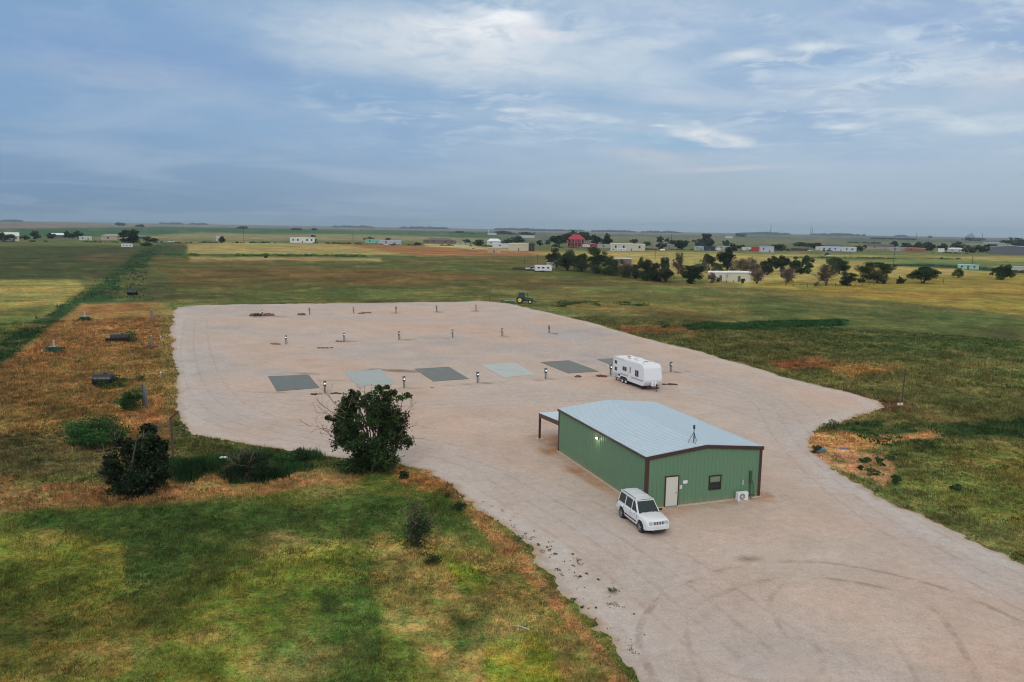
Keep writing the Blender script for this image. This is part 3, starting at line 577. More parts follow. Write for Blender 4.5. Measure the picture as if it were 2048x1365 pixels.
weeds('tall_weeds', 42000, [(-200, 830), (0, 698), (95, 632), (165, 584), (225, 548), (272, 508), (320, 490), (296, 525), (290, 560), (300, 600), (160, 606), (100, 650), (0, 728), (-200, 900)], 0.7, .10, (40, 70, 36),
      'dense dark green tall weeds in a diagonal strip beside the orange ground', 'weeds', nb=3)
weeds('tall_weeds', 9000, [(340, 920), (440, 905), (560, 905), (630, 925), (610, 958), (350, 968)], 0.6, .04, (54, 78, 42), 'dark green thicket of weeds between the two large bushes', 'weeds', nb=5, thr=0.0, sc=1.6)
weeds('tall_weeds', 9000, [(1358, 652), (1500, 645), (1690, 641), (1698, 650), (1560, 657), (1380, 661)], 0.6, .10, (44, 76, 38), 'low dark green weed row crossing the pasture right of the yard', 'weeds', nb=4, thr=-.06, sc=3.5)
weeds('tall_weeds', 3200, [(1060, 604), (1140, 602), (1290, 606), (1290, 614), (1150, 614), (1110, 615)], 0.4, .09, (62, 80, 42), 'dark weeds in the pasture just right of the tractor', 'weeds', nb=4, thr=.06, sc=3.5)
weeds('tall_weeds', 5200, [(1700, 862), (1900, 846), (2150, 835), (2150, 862), (1900, 880), (1780, 892)], 0.28, .05, (48, 74, 38), 'dark green grass strip leading right from the bare sandy patch', 'weeds', nb=5)
# little weeds creeping over the gravel edge
def creep(n, poly, colr, hh, label):
    P = np.array([at(*p)[:2] for p in poly]); lo, hi = P.min(0), P.max(0); xs = rng.uniform(lo[0], hi[0], n); ys = rng.uniform(lo[1], hi[1], n)
    k = (sdist(xs, ys, P) > 0) & ((fbm(xs, ys, .8, 44, 3) > .17) | (rng.random(n) < .03)); xs, ys = xs[k], ys[k]
    c = np.tile(lin(colr) / KLIT, (len(xs), 1)) * rng.uniform(.6, 1.3, (len(xs), 1))
    return blades('weeds', xs, ys, hh * rng.uniform(.5, 1.3, len(xs)), np.full(len(xs), .028), c, label, 'weeds', nb=6, lean=1.4, z0=.03)
creep(5200, [(940, 1000), (985, 1008), (1120, 1090), (1240, 1180), (1330, 1330), (1240, 1300), (1100, 1130)], (92, 90, 66), .08, 'tiny dark weeds sprouting through the gravel near its grassy left edge')
creep(900, [(1590, 870), (1700, 820), (1770, 800), (1770, 830), (1650, 880)], (96, 84, 58), .09, 'sparse brown sprouts where the gravel spit ends on the right')
def gravel_edge_stones():
    n = 5200; th = rng.uniform(-.7, .7, n * 9); r_ = 20 * (9.0) ** rng.random(n * 9); x = np.sin(th) * r_; y = np.cos(th) * r_; s = yard_sd(x, y); k = (np.abs(s + .1) < .9); x, y, r_ = x[k], y[k], r_[k]
    sz = rng.uniform(.02, .055, len(x)) * np.clip(r_ / 45, .8, 2.0)
    base = np.array([(1, 0, 0), (0, 1, 0), (-1, 0, 0), (0, -1, 0), (0, 0, .8)], float); f0 = np.array([(0, 1, 4), (1, 2, 4), (2, 3, 4), (3, 0, 4)])
    v = base[None] * sz[:, None, None] * rng.uniform(.6, 1.3, (len(x), 5, 1)); v[:, :, 0] += x[:, None]; v[:, :, 1] += y[:, None]
    f = (f0[None] + np.arange(len(x))[:, None, None] * 5).reshape(-1, 3); c = np.repeat(np.tile(lin((176, 164, 152)) / KLIT, (len(x), 1)) * rng.uniform(.55, 1.25, (len(x), 1)), 5, 0)
    tag(rawmesh('loose_stones', v.reshape(-1, 3), f, GRM, tint=np.clip(c, 0, .95)), 'pale loose stones strewn along the edge of the gravel', 'stones', kind='stuff')
gravel_edge_stones()

# ------------------------------------------------------------------ trees and bushes
BARK = mm('bark', alb((84, 72, 62)), .9, var=.3, scale=6); DEADW = mm('dead_wood', alb((120, 98, 88)), .9, var=.3, scale=6)
def leaf_crown(name, parent, cen, rad, nclump, nleaf, lsize, colr, seed, clsz=0.30, shape='round', holes=0.0, flat=.75, core=0.25):
    rg = np.random.default_rng(seed); C = []
    while len(C) < nclump:
        p = rg.uniform(-1, 1, 3); d = np.linalg.norm(p)
        if d > 1 or d < core: continue
        if shape == 'cone':
            hh = (p[2] + 1) / 2
            if math.hypot(p[0], p[1]) > (1 - hh) + .12: continue
        if shape == 'vase':
            hh = (p[2] + 1) / 2
            if math.hypot(p[0], p[1]) > .45 + .6 * hh: continue
        C.append(p * rg.uniform(.6, 1.22))
    C = np.array(C); sz = clsz * rg.uniform(.55, 1.35, nclump); tone = rg.uniform(.62, 1.5, nclump)
    w = sz ** 2; idx = rg.choice(nclump, nleaf, p=w / w.sum())
    off = rg.normal(0, 1, (nleaf, 3)); off /= np.linalg.norm(off, axis=1)[:, None]; off *= (rg.random((nleaf, 1)) ** .5) * sz[idx][:, None] * 1.3; off[:, 2] *= flat
    P = (C[idx] + off) * np.array(rad) + np.array(cen)
    P[:, 2] = np.maximum(P[:, 2], .05)
    q = rg.normal(0, 1, (nleaf, 3)); q /= np.linalg.norm(q, axis=1)[:, None]; t2 = np.cross(q, rg.normal(0, 1, (nleaf, 3))); t2 /= np.linalg.norm(t2, axis=1)[:, None] + 1e-9
    s = (lsize * rg.uniform(.6, 1.4, (nleaf, 1)))
    v = np.stack([P - q * s * .5, P + t2 * s * .42, P + q * s * .6, P - t2 * s * .42], 1).reshape(-1, 3)
    f = np.arange(nleaf * 4).reshape(-1, 4)
    c = np.tile(lin(colr) / KLIT, (nleaf, 1)) * (tone[idx] * rg.uniform(.7, 1.35, nleaf))[:, None]
    warm = rg.random((nleaf, 1)) < .12; c = np.where(warm, c * np.array([1.6, 1.25, .8]), c)
    return rawmesh(name, v, f, GRM, parent, tint=np.clip(np.repeat(c, 4, 0), 0, .9)), C * np.array(rad) + np.array(cen)
def limbs(name, parent, tips, base_r, rg, m, stems=1, spread=.25, root=(0, 0, 0), seg=6):
    b = MB(); roots = [(root[0] + rg.uniform(-1, 1) * spread, root[1] + rg.uniform(-1, 1) * spread, -.1) for _ in range(stems)]
    for i, tp in enumerate(tips):
        s = roots[i % stems]; tp = np.array(tp); s = np.array(s); mid = s + (tp - s) * np.array([.28, .28, .5]) + rg.normal(0, .04, 3) * np.linalg.norm(tp - s)
        mid2 = s + (tp - s) * np.array([.65, .65, .78]) + rg.normal(0, .05, 3) * np.linalg.norm(tp - s)
        k = 1.0 if i < stems else .55
        b.tube([s, mid, mid2, tp], [base_r * k, base_r * k * .62, base_r * k * .36, base_r * k * .10], seg)
    return b.build(name, m, parent, smooth=True)
def tree(name, label, cat, px, py, wpx, hpx, colr, seed, group=None, shape='round', n=None, trunk=.18, bare=0.0, dens=1.0, lz=None, stems=1, clump=None):
    """a tree standing on the ground; width and height measured in the survey photograph"""
    p = at(px, py); D = math.hypot(p[0], p[1]); k = D / FPX; w, h = wpx * k, hpx * k * 1.0
    rg = np.random.default_rng(seed); e = empty(name, (p[0], p[1], 0), rg.uniform(0, 6.28), label, cat, group)
    n = n or int(np.clip(34 * wpx * hpx / 20, 160, 2600) * dens); ls = lz or max(.16, 1.35 * k * 1.25)
    tr = h * trunk; rad = (w / 2 * .95, w / 2 * .95, (h - tr) / 2 * 1.0)
    cr, C = leaf_crown('crown', e, (0, 0, tr + (h - tr) / 2), rad, clump or int(rg.integers(20, 32)), n, ls, colr, seed, shape=shape, clsz=.30)
    tips = [c for c in C[:7]]
    limbs('trunk', e, tips, max(.05, h * .028), rg, DEADW if bare > .5 else BARK, stems=stems, spread=w * .06)
    if bare: twigs('bare_branches', e, (0, 0, h * .3), w * .55, h, int(24 * bare) + 8, seed, r0=max(.03, .35 * k))
    return e
def twigs(name, parent, org, rad, h, n, seed, r0=.02, m=None, az0=0, az1=6.28, depth=2):
    rg = np.random.default_rng(seed + 5); b = MB()
    def go(p, d, l, r, lv):
        pts = [p]; q = np.array(p)
        for i in range(4):
            d = d + rg.normal(0, .16, 3) + np.array([0, 0, .05]); d = d / np.linalg.norm(d); q = q + d * l / 4; pts.append(q.copy())
            if lv > 0 and i > 0:
                for _ in range(2):
                    dd = d + rg.normal(0, .55, 3); dd /= np.linalg.norm(dd); go(q.copy(), dd, l * rg.uniform(.3, .55), r * .55, lv - 1)
        b.tube(pts, [r, r * .8, r * .6, r * .45, r * .25], 4, caps=False)
    for i in range(n):
        a = rg.uniform(az0, az1); z = rg.uniform(.15, .9); d = np.array([math.cos(a), math.sin(a), z * .9]); d /= np.linalg.norm(d)
        go(np.array(org) + np.array([0, 0, rg.uniform(-.2, .25) * h]), d, rad * rg.uniform(.7, 1.1), r0, depth if n < 30 else 1)
    return b.build(name, m or DEADW, parent)

# the big shrubby tree beside the gravel
def lobe_plant(name, label, cat, X0, Y0, lobes, twl, colr=(46, 63, 34), seed=5, leaf=.145, part='crown'):
    p = at(X0, Y0 - 3); e = empty(name, (p[0], p[1], 0), 0, label, cat)
    k = math.hypot(p[0], p[1], CAMH) / FPX      # metres per survey pixel at the tree
    def P(px, py, dy=0.0): return ((px - X0) * k, dy, max((Y0 - py) * k * 1.03, .05))
    V = []; Fc = []; Cc = []; C = []
    rg = np.random.default_rng(seed); n0 = 0; lv = []; lc = []
    for i, (cx, cy, rx, rz, dd) in enumerate(lobes):
        nsub = max(5, int(rx * rz / 34)); sub = rg.normal(0, .46, (nsub, 3)); st = rg.uniform(.4, 1.7, nsub); nl = int(rx * rz * 4.2)
        idx = rg.integers(0, nsub, nl); q = sub[idx] + rg.normal(0, .20, (nl, 3))
        cen = np.array(P(cx, cy, dd * .8)); Pt = cen + q * np.array([rx * k, rx * k * .95, rz * k]); Pt[:, 2] = np.maximum(Pt[:, 2], .04)
        d1 = rg.normal(0, 1, (nl, 3)); d1 /= np.linalg.norm(d1, axis=1)[:, None]; d2 = np.cross(d1, rg.normal(0, 1, (nl, 3))); d2 /= np.linalg.norm(d2, axis=1)[:, None]
        s = leaf * rg.uniform(.6, 1.4, (nl, 1)); lv.append(np.stack([Pt - d1 * s * .5, Pt + d2 * s * .4, Pt + d1 * s * .6, Pt - d2 * s * .4], 1).reshape(-1, 3))
        c = np.tile(lin(colr) / KLIT, (nl, 1)) * (st[idx] * rg.uniform(.65, 1.4, nl))[:, None]; c = np.where(rg.random((nl, 1)) < .05, lin((84, 84, 44)) / KLIT, c)
        lc.append(np.repeat(c, 4, 0)); C.append(cen)
    lv = np.concatenate(lv); rawmesh(part, lv, np.arange(len(lv)).reshape(-1, 4), GRM, e, tint=np.clip(np.concatenate(lc), 0, .8))
    limbs('trunk', e, [c + np.array([0, 0, .3]) for c in C[:12]], .13, rg, BARK, stems=6, spread=.5, seg=8)
    def twig(pts, r):
        b = MB()
        P3 = [np.array(P(a_, b_, c_)) for a_, b_, c_ in pts]; b.tube(P3, [r * (1 - .75 * i / (len(P3) - 1)) for i in range(len(P3))], 5, caps=False)
        for j in range(1, len(P3)):
            for _ in range(4):
                d = P3[j] - P3[j - 1]; d = d / np.linalg.norm(d) + rg.normal(0, .55, 3); L_ = rg.uniform(.35, .95); q = [P3[j] - (P3[j] - P3[j - 1]) * rg.random()]
                for _2 in range(3): d = d / np.linalg.norm(d) + rg.normal(0, .22, 3) + np.array([-.02, 0, .06]); q.append(q[-1] + d * L_ / 3)
                b.tube(q, [r * .4, r * .3, r * .22, r * .12], 4, caps=False)
                for _3 in range(2):
                    d2 = d + rg.normal(0, .6, 3); d2 /= np.linalg.norm(d2); b.tube([q[2], q[2] + d2 * .22, q[2] + d2 * .42 + np.array([0, 0, .04])], [r * .2, r * .14, r * .08], 3, caps=False)
        b.build('bare_branch', DEADW, e)
    for pts in twl: twig(pts, .035)
lobes = [(698, 835, 26, 34, 1), (690, 870, 24, 30, 0), (706, 802, 11, 18, 0), (742, 840, 22, 22, 1), (728, 812, 12, 14, 1), (762, 815, 26, 24, -1), (780, 797, 20, 14, 0), (772, 783, 10, 7, 0), (755, 790, 9, 9, 0),
             (780, 850, 30, 28, 0), (795, 880, 22, 26, 1), (720, 885, 30, 26, -1), (752, 900, 36, 26, 0), (740, 925, 40, 20, 0), (702, 938, 26, 10, 0), (780, 912, 22, 20, -1), (715, 858, 18, 18, -1), (668, 842, 10, 9, 0), (770, 868, 22, 18, 1)]
lobe_plant('shrubby_tree', 'large dark leafy tree with bare grey branches at the gravel edge', 'tree', 745, 948, lobes, ([(690, 885, 0), (668, 872, .2), (652, 866, .3), (630, 870, .4)], [(700, 895, 0), (676, 884, -.2), (658, 868, -.3), (640, 858, -.4), (624, 856, -.5)], [(690, 855, 0), (672, 845, .3), (655, 838, .4), (636, 838, .6)],
                [(692, 845, 0), (670, 832, -.3), (652, 818, -.4), (642, 806, -.5)], [(695, 835, 0), (672, 818, .2), (658, 802, .4), (650, 794, .5)], [(700, 905, 0), (680, 890, .3), (662, 895, .4)],
                [(790, 860, 0), (806, 845, .2), (815, 832, .3), (822, 818, .3)], [(795, 875, 0), (808, 862, -.2), (824, 856, -.3)], [(795, 890, 0), (812, 880, .2), (830, 884, .3)], [(785, 835, 0), (800, 822, 0), (806, 800, .2)], [(700, 825, 0), (706, 806, 0), (708, 792, 0)], [(735, 820, 0), (738, 806, 0), (730, 792, 0)]))
lobes = [(262, 908, 24, 22, 0), (286, 886, 20, 18, 1), (312, 878, 14, 13, -1), (272, 940, 44, 32, 0), (300, 925, 28, 34, 1), (272, 970, 46, 22, 0), (236, 942, 18, 18, -1), (214, 932, 12, 10, 0), (205, 924, 7, 6, 0), (252, 915, 16, 18, 1), (322, 938, 16, 24, 0), (328, 905, 7, 13, 1), (298, 868, 8, 8, 0), (240, 972, 20, 16, -1), (306, 962, 24, 22, 1)]
lobes = [(272 + (a_ - 268) * .84, 985 + (b_ - 985) * .96, c_ * .82, d_ * .9, e_) for a_, b_, c_, d_, e_ in lobes]
lobe_plant('leafy_bush', 'large near-black bush with thin twigs, left of the bent pole', 'bush', 272, 990, lobes, ([(240, 945, 0), (222, 930, .2), (208, 915, .3)], [(300, 900, 0), (318, 878, .2), (334, 862, .2)], [(250, 920, 0), (240, 900, .1), (236, 884, .2)], [(290, 890, 0), (292, 868, .1), (288, 852, .1)], [(245, 955, 0), (222, 948, .2), (204, 948, .2)]), (32, 46, 28), 21, .15, 'foliage')
def bush(name, label, px, py, wpx, hpx, colr, seed, n, ls=.14, cat='bush', group=None, clumps=14, shape='round', stems=4, bare=0, flat=.8):
    p = at(px, py); D = math.hypot(p[0], p[1], CAMH); k = D / FPX; w, h = wpx * k, hpx * k * 1.04; rg = np.random.default_rng(seed)
    e = empty(name, (p[0], p[1], 0), 0, label, cat, group)
    _, C = leaf_crown('foliage', e, (0, 0, h * .5), (w * .47, w * .45, h * .5), clumps, n, ls, colr, seed, clsz=.42, shape=shape, flat=flat, core=0)
    limbs('stem', e, list(C[:8]), max(.02, h * .03), rg, BARK, stems=stems, spread=w * .1, seg=5)
    if bare: twigs('bare_branches', e, (0, 0, h * .35), w * .62, h, bare, seed, r0=.022)
    return e
bush('leafy_bush', 'small side bush at the left foot of the near-black bush', 222, 968, 46, 40, (40, 58, 32), 22, 1300, .12, bare=5)
bush('leafy_bush', 'low dark round bush in the thicket left of the large tree', 495, 965, 94, 56, (30, 44, 26), 23, 5200, .12, clumps=12, bare=5)
bush('leafy_bush', 'rounded green bush clump on orange ground above the near-black bush', 185, 890, 88, 48, (50, 82, 42), 24, 7000, .13, clumps=16, flat=.9)
bush('leafy_bush', 'smaller green bush touching the clump on orange ground', 228, 884, 52, 34, (52, 82, 42), 25, 2600, .13)
bush('leafy_bush', 'green bush beside the three grey posts', 263, 822, 44, 36, (46, 76, 38), 26, 3400, .12)
bush('leafy_bush', 'tiny green bush in front of the upright light pipe by the largest tank', 280, 764, 18, 14, (60, 84, 44), 27, 260, .12)
bush('juniper_shrub', 'small pointed conifer on the lawn edge by the gravel, left of the large tree', 600, 925, 26, 34, (44, 66, 40), 28, 1500, .09, shape='cone', cat='shrub')
bush('leafy_bush', 'low bright green bush left of the small pointed conifer', 572, 925, 44, 22, (52, 80, 42), 29, 1300, .10)
bush('wispy_shrub', 'upright wispy dark shrub standing alone in the near meadow', 834, 1092, 56, 84, (46, 60, 38), 30, 3200, .075, cat='shrub', clumps=22, bare=14)
bush('wispy_shrub', 'small dark clump of growth in the meadow below the wispy shrub', 862, 1128, 36, 22, (50, 64, 38), 31, 1100, .06, cat='shrub')
bush('leafy_bush', 'small round dark green bush near the gravel edge above the wispy shrub', 918, 1022, 22, 18, (40, 66, 38), 32, 700, .07)
bush('leafy_bush', 'very small green bush close to the gravel, below the large tree', 894, 994, 12, 9, (46, 70, 40), 33, 220, .06)
for i, (a, b_, w_, h_, c_, l_) in enumerate([(1668, 855, 34, 14, (52, 70, 36), 'low green bush at the tip of the sandy patch'), (1745, 951, 22, 16, (50, 76, 42), 'round green bush among the sand, lowest of its cluster'), (1762, 932, 18, 14, (52, 80, 42), 'round green bush among the sand, right one of its cluster'),
        (1725, 925, 20, 12, (56, 80, 44), 'round green bush among the sand, top left of its cluster'), (1722, 940, 10, 8, (44, 62, 40), 'dark little bush on bare pinkish sand'), (1785, 924, 34, 20, (54, 82, 42), 'wide low bush above the sand cluster'), (1790, 968, 24, 14, (54, 76, 42), 'bush at the gravel edge below the sand cluster'),
        (1915, 981, 22, 14, (56, 82, 44), 'single green bush out in the right hand meadow'), (1862, 898, 26, 11, (48, 72, 38), 'low bush at the left end of the dark grass strip'), (1636, 906, 26, 12, (44, 66, 38), 'small bush beside the blue scrap at the gravel edge'),
        (1125, 614, 34, 13, (44, 66, 36), 'dark low bush on the edge of the gravel right of the tractor'), (1326, 656, 20, 14, (54, 78, 40), 'small bush near the left end of the weed row')]):
    bush('leafy_bush', l_, a, b_, w_, h_, c_, 60 + i, 420 if b_ > 800 else 240, .10 if b_ > 800 else .22, clumps=7, stems=2)
for i, (a, b_, s_) in enumerate([(1222, 1187, 20), (1174, 1150, 8), (1160, 1155, 7), (1197, 1162, 7), (1110, 1110, 8), (1146, 1110, 6), (1105, 1168, 14), (1190, 1250, 9), (1206, 1272, 12), (1192, 1218, 7), (1268, 1230, 5), (1075, 1092, 9), (1148, 1204, 14), (1165, 1216, 12)]):
    bush('gravel_weed', ['broadest dark weed tuft growing out of the gravel near the meadow edge', 'small dark weed tuft growing out of the gravel near the meadow edge'][i > 0], a, b_, s_, s_ * .5, (92, 98, 68), 90 + i, 130 if i else 260, .045, cat='weed', group='weed tufts on the gravel' if i else None, clumps=5, stems=1)

# ------------------------------------------------------------------ green metal building
GREEN = mm('green_metal', alb((96, 128, 100)), .45, var=.05, scale=.6, spec=.4, dirt=(alb((120, 132, 104)), .5, .62, .25))
BROWN = mm('brown_trim', alb((66, 46, 40)), .4, var=.1); GALV = mm('galvalume', (.66, .765, .82), .42, metal=.25, var=.05, scale=.5, dirt=((.48, .60, .67), 1.2, .55, .4))
CONC = mm('concrete', alb((176, 168, 152)), .9, var=.15, scale=1.5, bump=.2); WHITE = mm('white_paint', alb((214, 216, 212)), .4, var=.04)
BLACK = mm('black_rubber', (.018, .018, .02), .7, var=.2); GLASS = mm('dark_glass', (.013, .026, .028), .06, var=.2, spec=.55); GREY = mm('grey_metal', alb((132, 136, 138)), .45, var=.12, metal=.3)
_t = GREEN.node_tree; _b = _t.nodes['Principled BSDF']; _tc = _t.nodes.new('ShaderNodeTexCoord'); _s = _t.nodes.new('ShaderNodeSeparateXYZ'); _t.links.new(_tc.outputs['Object'], _s.inputs[0])
_h = mth('ADD', _s.outputs[2], mth('MULTIPLY', noise(_tc.outputs['Object'], 2.2, 5, .7, tree=_t), .9, tree=_t), tree=_t)   # dust splashed up from the ground
_src = _b.inputs['Base Color'].links[0].from_socket; _t.links.new(mixc(mth('MULTIPLY', ramp(_h, 1.0, .5, _t), .5, tree=_t), _src, alb((150, 130, 104)), tree=_t), _b.inputs['Base Color'])
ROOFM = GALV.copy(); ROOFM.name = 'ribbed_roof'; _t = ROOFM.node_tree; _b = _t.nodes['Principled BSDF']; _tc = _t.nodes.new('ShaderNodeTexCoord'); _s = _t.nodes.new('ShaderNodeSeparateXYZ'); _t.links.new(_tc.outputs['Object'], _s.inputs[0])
_f = mth('FRACT', mth('DIVIDE', mth('ADD', _s.outputs[1], .08, tree=_t), .305, tree=_t), tree=_t); _d = mth('ABSOLUTE', mth('SUBTRACT', _f, .64, tree=_t), tree=_t)   # rib shading painted into the colour, a darker band along each rib foot
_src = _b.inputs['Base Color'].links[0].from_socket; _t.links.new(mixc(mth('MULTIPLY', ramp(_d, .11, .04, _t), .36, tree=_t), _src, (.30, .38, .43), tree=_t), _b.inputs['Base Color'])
B = empty('metal_building', (BO[0], BO[1], 0), BA, 'green ribbed metal building with silver roof and brown trim standing on the gravel', 'building')
ZE, ZR = 3.66, 4.10
def rib_profile(length, pitch=.305, d=.03):
    """(position, outward offset) along a ribbed sheet"""
    pts = []; x = 0.0
    while x < length - 1e-6:
        for a, o in ((0, 0), (pitch * .62, 0), (pitch * .70, d), (pitch * .86, d), (pitch * .94, 0)):
            if x + a < length: pts.append((x + a, o))
        x += pitch
    pts.append((length, 0)); return pts
def ztop(x): return ZE + (ZR - ZE) * (1 - abs(x - BW / 2) / (BW / 2))
def ribwall(face, z0=.10):
    prof = rib_profile(BW if face in 'fb' else BL); m = MB(); v = []; n = len(prof)
    for a, o in prof:
        for k in (0, 1):
            if face == 'f': x, y = a, -o
            if face == 'b': x, y = a, BL + o
            if face == 'l': x, y = -o, a
            if face == 'r': x, y = BW + o, a
            zt = ztop(a) - .02 if face in 'fb' else ZE - .02
            v.append((x, y, z0 if k == 0 else zt))
    f = [(2 * i, 2 * i + 2, 2 * i + 3, 2 * i + 1) for i in range(n - 1)]
    return m.add(v, f).build('wall', GREEN, B)
for q in 'flbr': ribwall(q)
MB().box(-.12, BW + .12, -.12, BL + .12, -.15, .12).build('foundation_slab', CONC, B)
rm = MB()
for sgn in (0, 1):
    prof = rib_profile(BL + .16, .305, .06); v = []
    for a, o in prof:
        y = -.08 + a
        x0 = -.10 if sgn == 0 else BW + .10
        v += [(x0, y, ZE + .03 + o - .01), (BW / 2, y, ZR + .05 + o)]
    rm.add(v, [(2 * i, 2 * i + 1, 2 * i + 3, 2 * i + 2) for i in range(len(prof) - 1)])
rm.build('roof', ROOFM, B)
for x, y in ((0, 0), (BW, 0), (0, BL), (BW, BL)):
    sx = -1 if x == 0 else 1; sy = -1 if y == 0 else 1
    m = MB(); m.box(min(x - sx * .16, x + sx * .045), max(x - sx * .16, x + sx * .045), min(y + sy * .035, y + sy * .05), max(y + sy * .035, y + sy * .05), .1, ZE - .02)
    m.box(min(x + sx * .035, x + sx * .052), max(x + sx * .035, x + sx * .052), min(y - sy * .16, y + sy * .049), max(y - sy * .16, y + sy * .049), .1, ZE - .021); m.build('corner_trim', BROWN, B)
for y0, y1 in ((-.11, -.035), (BL + .035, BL + .11)):
    for h in (0, 1):
        xs = (-.13, BW / 2) if h == 0 else (BW / 2, BW + .13)
        zs = (ZE + .02, ZR + .06) if h == 0 else (ZR + .06, ZE + .02)
        MB().prism([(xs[0], zs[0] - .20), (xs[1], zs[1] - .20), (xs[1], zs[1] + .035), (xs[0], zs[0] + .035)], y0, y1, 'y').build('rake_trim', BROWN, B)
for x0, x1 in ((-.14, -.05), (BW + .05, BW + .14)): MB().box(x0, x1, -.034, BL + .034, ZE - .09, ZE + .028).build('eave_trim', BROWN, B)
dr = MB().box(1.50, 2.42, -.075, -.035, .14, 2.17).build('door', mm('door_paint', alb((196, 196, 184)), .45, var=.05), B, bevel=.008)
MB().box(2.28, 2.33, -.12, -.07, 1.02, 1.08).box(2.20, 2.33, -.13, -.115, 1.035, 1.06).build('door_handle', GREY, dr); MB().box(1.5, 2.42, -.16, -.035, .11, .14).build('threshold', GREY, dr)
m = MB(); m.box(1.42, 1.50, -.085, -.03, .12, 2.17); m.box(2.42, 2.50, -.085, -.03, .12, 2.17); m.box(1.42, 2.50, -.085, -.03, 2.17, 2.25); m.build('door_frame', BROWN, B)
wf = MB().box(4.90, 4.97, -.085, -.03, .95, 1.97).box(5.80, 5.87, -.085, -.03, .95, 1.97).box(4.97, 5.80, -.085, -.03, 1.90, 1.97).box(4.97, 5.80, -.085, -.03, .95, 1.02).box(4.97, 5.80, -.078, -.03, 1.43, 1.49).build('window', mm('bronze_frame', alb((44, 36, 32)), .4), B)
MB().box(4.97, 5.80, -.055, -.045, 1.49, 1.90).build('pane', mm('screen_glass', alb((104, 124, 104)), .12, var=.1, spec=.8), wf); MB().box(4.97, 5.80, -.06, -.05, 1.02, 1.43).build('pane', GLASS, wf)
wl = MB().box(-.12, -.03, 7.2, 7.42, 3.02, 3.22).build('wall_light', GREY, B); MB().lathe([(.02, 0), (.085, .02), (.09, .09), (.05, .13)], (-.13, 7.31, 3.05), 'z', 12).build('lit_bulb', mm('lamp_glow', (1, .9, .6), emit=((1.0, .80, .42), 14)), wl)
pl = bpy.data.lights.new('wall_lamp', 'POINT'); pl.energy = 7; pl.color = (1, .78, .40); pl.shadow_soft_size = .06; po = bpy.data.objects.new('wall_lamp', pl); COL.objects.link(po); po.parent = B; po.location = (-.30, 7.31, 3.0)
# rear canopy
cp = MB().prism([(BL + .05, 2.66), (BL + 4.45, 2.34), (BL + 4.45, 2.38), (BL + .05, 2.70)], -.06, BW + .06, 'x').build('canopy_roof', GALV, B)
for x in (-.07, BW - .07): MB().prism([(BL + .06, 2.28), (BL + 4.42, 1.99), (BL + 4.42, 2.335), (BL + .06, 2.655)], x, x + .14, 'x').build('canopy_beam', BROWN, cp)
MB().box(.08, BW - .08, BL + 4.25, BL + 4.41, 2.0, 2.33).build('canopy_beam', BROWN, cp)
for x in (.0, BW / 2, BW - .0):
    MB().box(x - .08, x + .08, BL + 4.2, BL + 4.36, .06, 2.0).build('canopy_post', BROWN, cp); MB().box(x - .34, x + .34, BL + 3.95, BL + 4.6, -.1, .07).build('post_footing', CONC, cp)
# utility conduit on the gable
m = MB(); m.box(8.18, 8.36, -.16, -.04, 1.15, 2.02).tube([(8.27, -.12, 1.15), (8.27, -.12, .3), (8.27, -.3, .12)], .045).tube([(8.27, -.12, 1.7), (8.5, -.14, 1.0), (8.55, -.14, .15)], .028).tube([(7.9, -.14, .35), (8.7, -.14, .28)], .03)
m.build('utility_conduit', mm('dark_green_pipe', alb((54, 76, 58)), .5), B)
MB().box(7.62, 7.72, -.09, -.04, 1.05, 1.42).build('vent_cover', mm('pale_green_vent', alb((158, 172, 150)), .5), B)
def blocal(x, y, z=0): q = bloc(x, y); return (q[0], q[1], z)
# AC unit beside the wall
ac = empty('air_conditioner', blocal(7.40, -.42), BA, 'white outdoor air conditioner on a slab below the wall conduit of the green building', 'air conditioner')
MB().box(-.42, .42, -.15, .17, .12, .70).build('casing', WHITE, ac, bevel=.02)
MB().lathe([(.23, 0), (.23, .018)], (-.09, -.17, .41), 'y', 24).build('fan_guard', mm('dark_grille', alb((70, 72, 74)), .5), ac)
g_ = MB()
for i in range(8): a = math.pi * i / 8; g_.tube([(-.09 + .235 * math.cos(a), -.175, .41 + .235 * math.sin(a)), (-.09 - .235 * math.cos(a), -.175, .41 - .235 * math.sin(a))], .006, 4)
for r_ in (.08, .15, .23): g_.tube([(-.09 + r_ * math.cos(t), -.178, .41 + r_ * math.sin(t)) for t in np.linspace(0, 6.283, 20)], .006, 4)
g_.build('fan_grille', WHITE, ac); MB().box(-.5, .5, -.28, .26, .0, .10).build('slab', CONC, ac); MB().box(-.35, -.28, -.14, .16, .09, .13).build('foot', GREY, ac); MB().box(.28, .35, -.14, .16, .09, .13).build('foot', GREY, ac)
MB().tube([(.42, .1, .35), (.55, .2, .36), (.72, .28, .32)], .025).build('refrigerant_line', WHITE, ac)
# signs by the door
sg = MB().box(2.82, 3.18, -.05, -.036, 1.60, 1.82); s1 = sg.build('wall_sign', WHITE, None); s1.location = (BO[0], BO[1], 0); s1.rotation_euler = (0, 0, BA); tag(s1, 'small white rectangular notice on the green wall right of the door, upper one', 'sign')
s2 = MB().box(2.58, 2.78, -.05, -.036, 1.26, 1.52).build('wall_sign', mm('pink_sign', alb((206, 190, 188)), .5), None); s2.location = (BO[0], BO[1], 0); s2.rotation_euler = (0, 0, BA); tag(s2, 'small pinkish white notice close beside the door frame, lower one', 'sign')
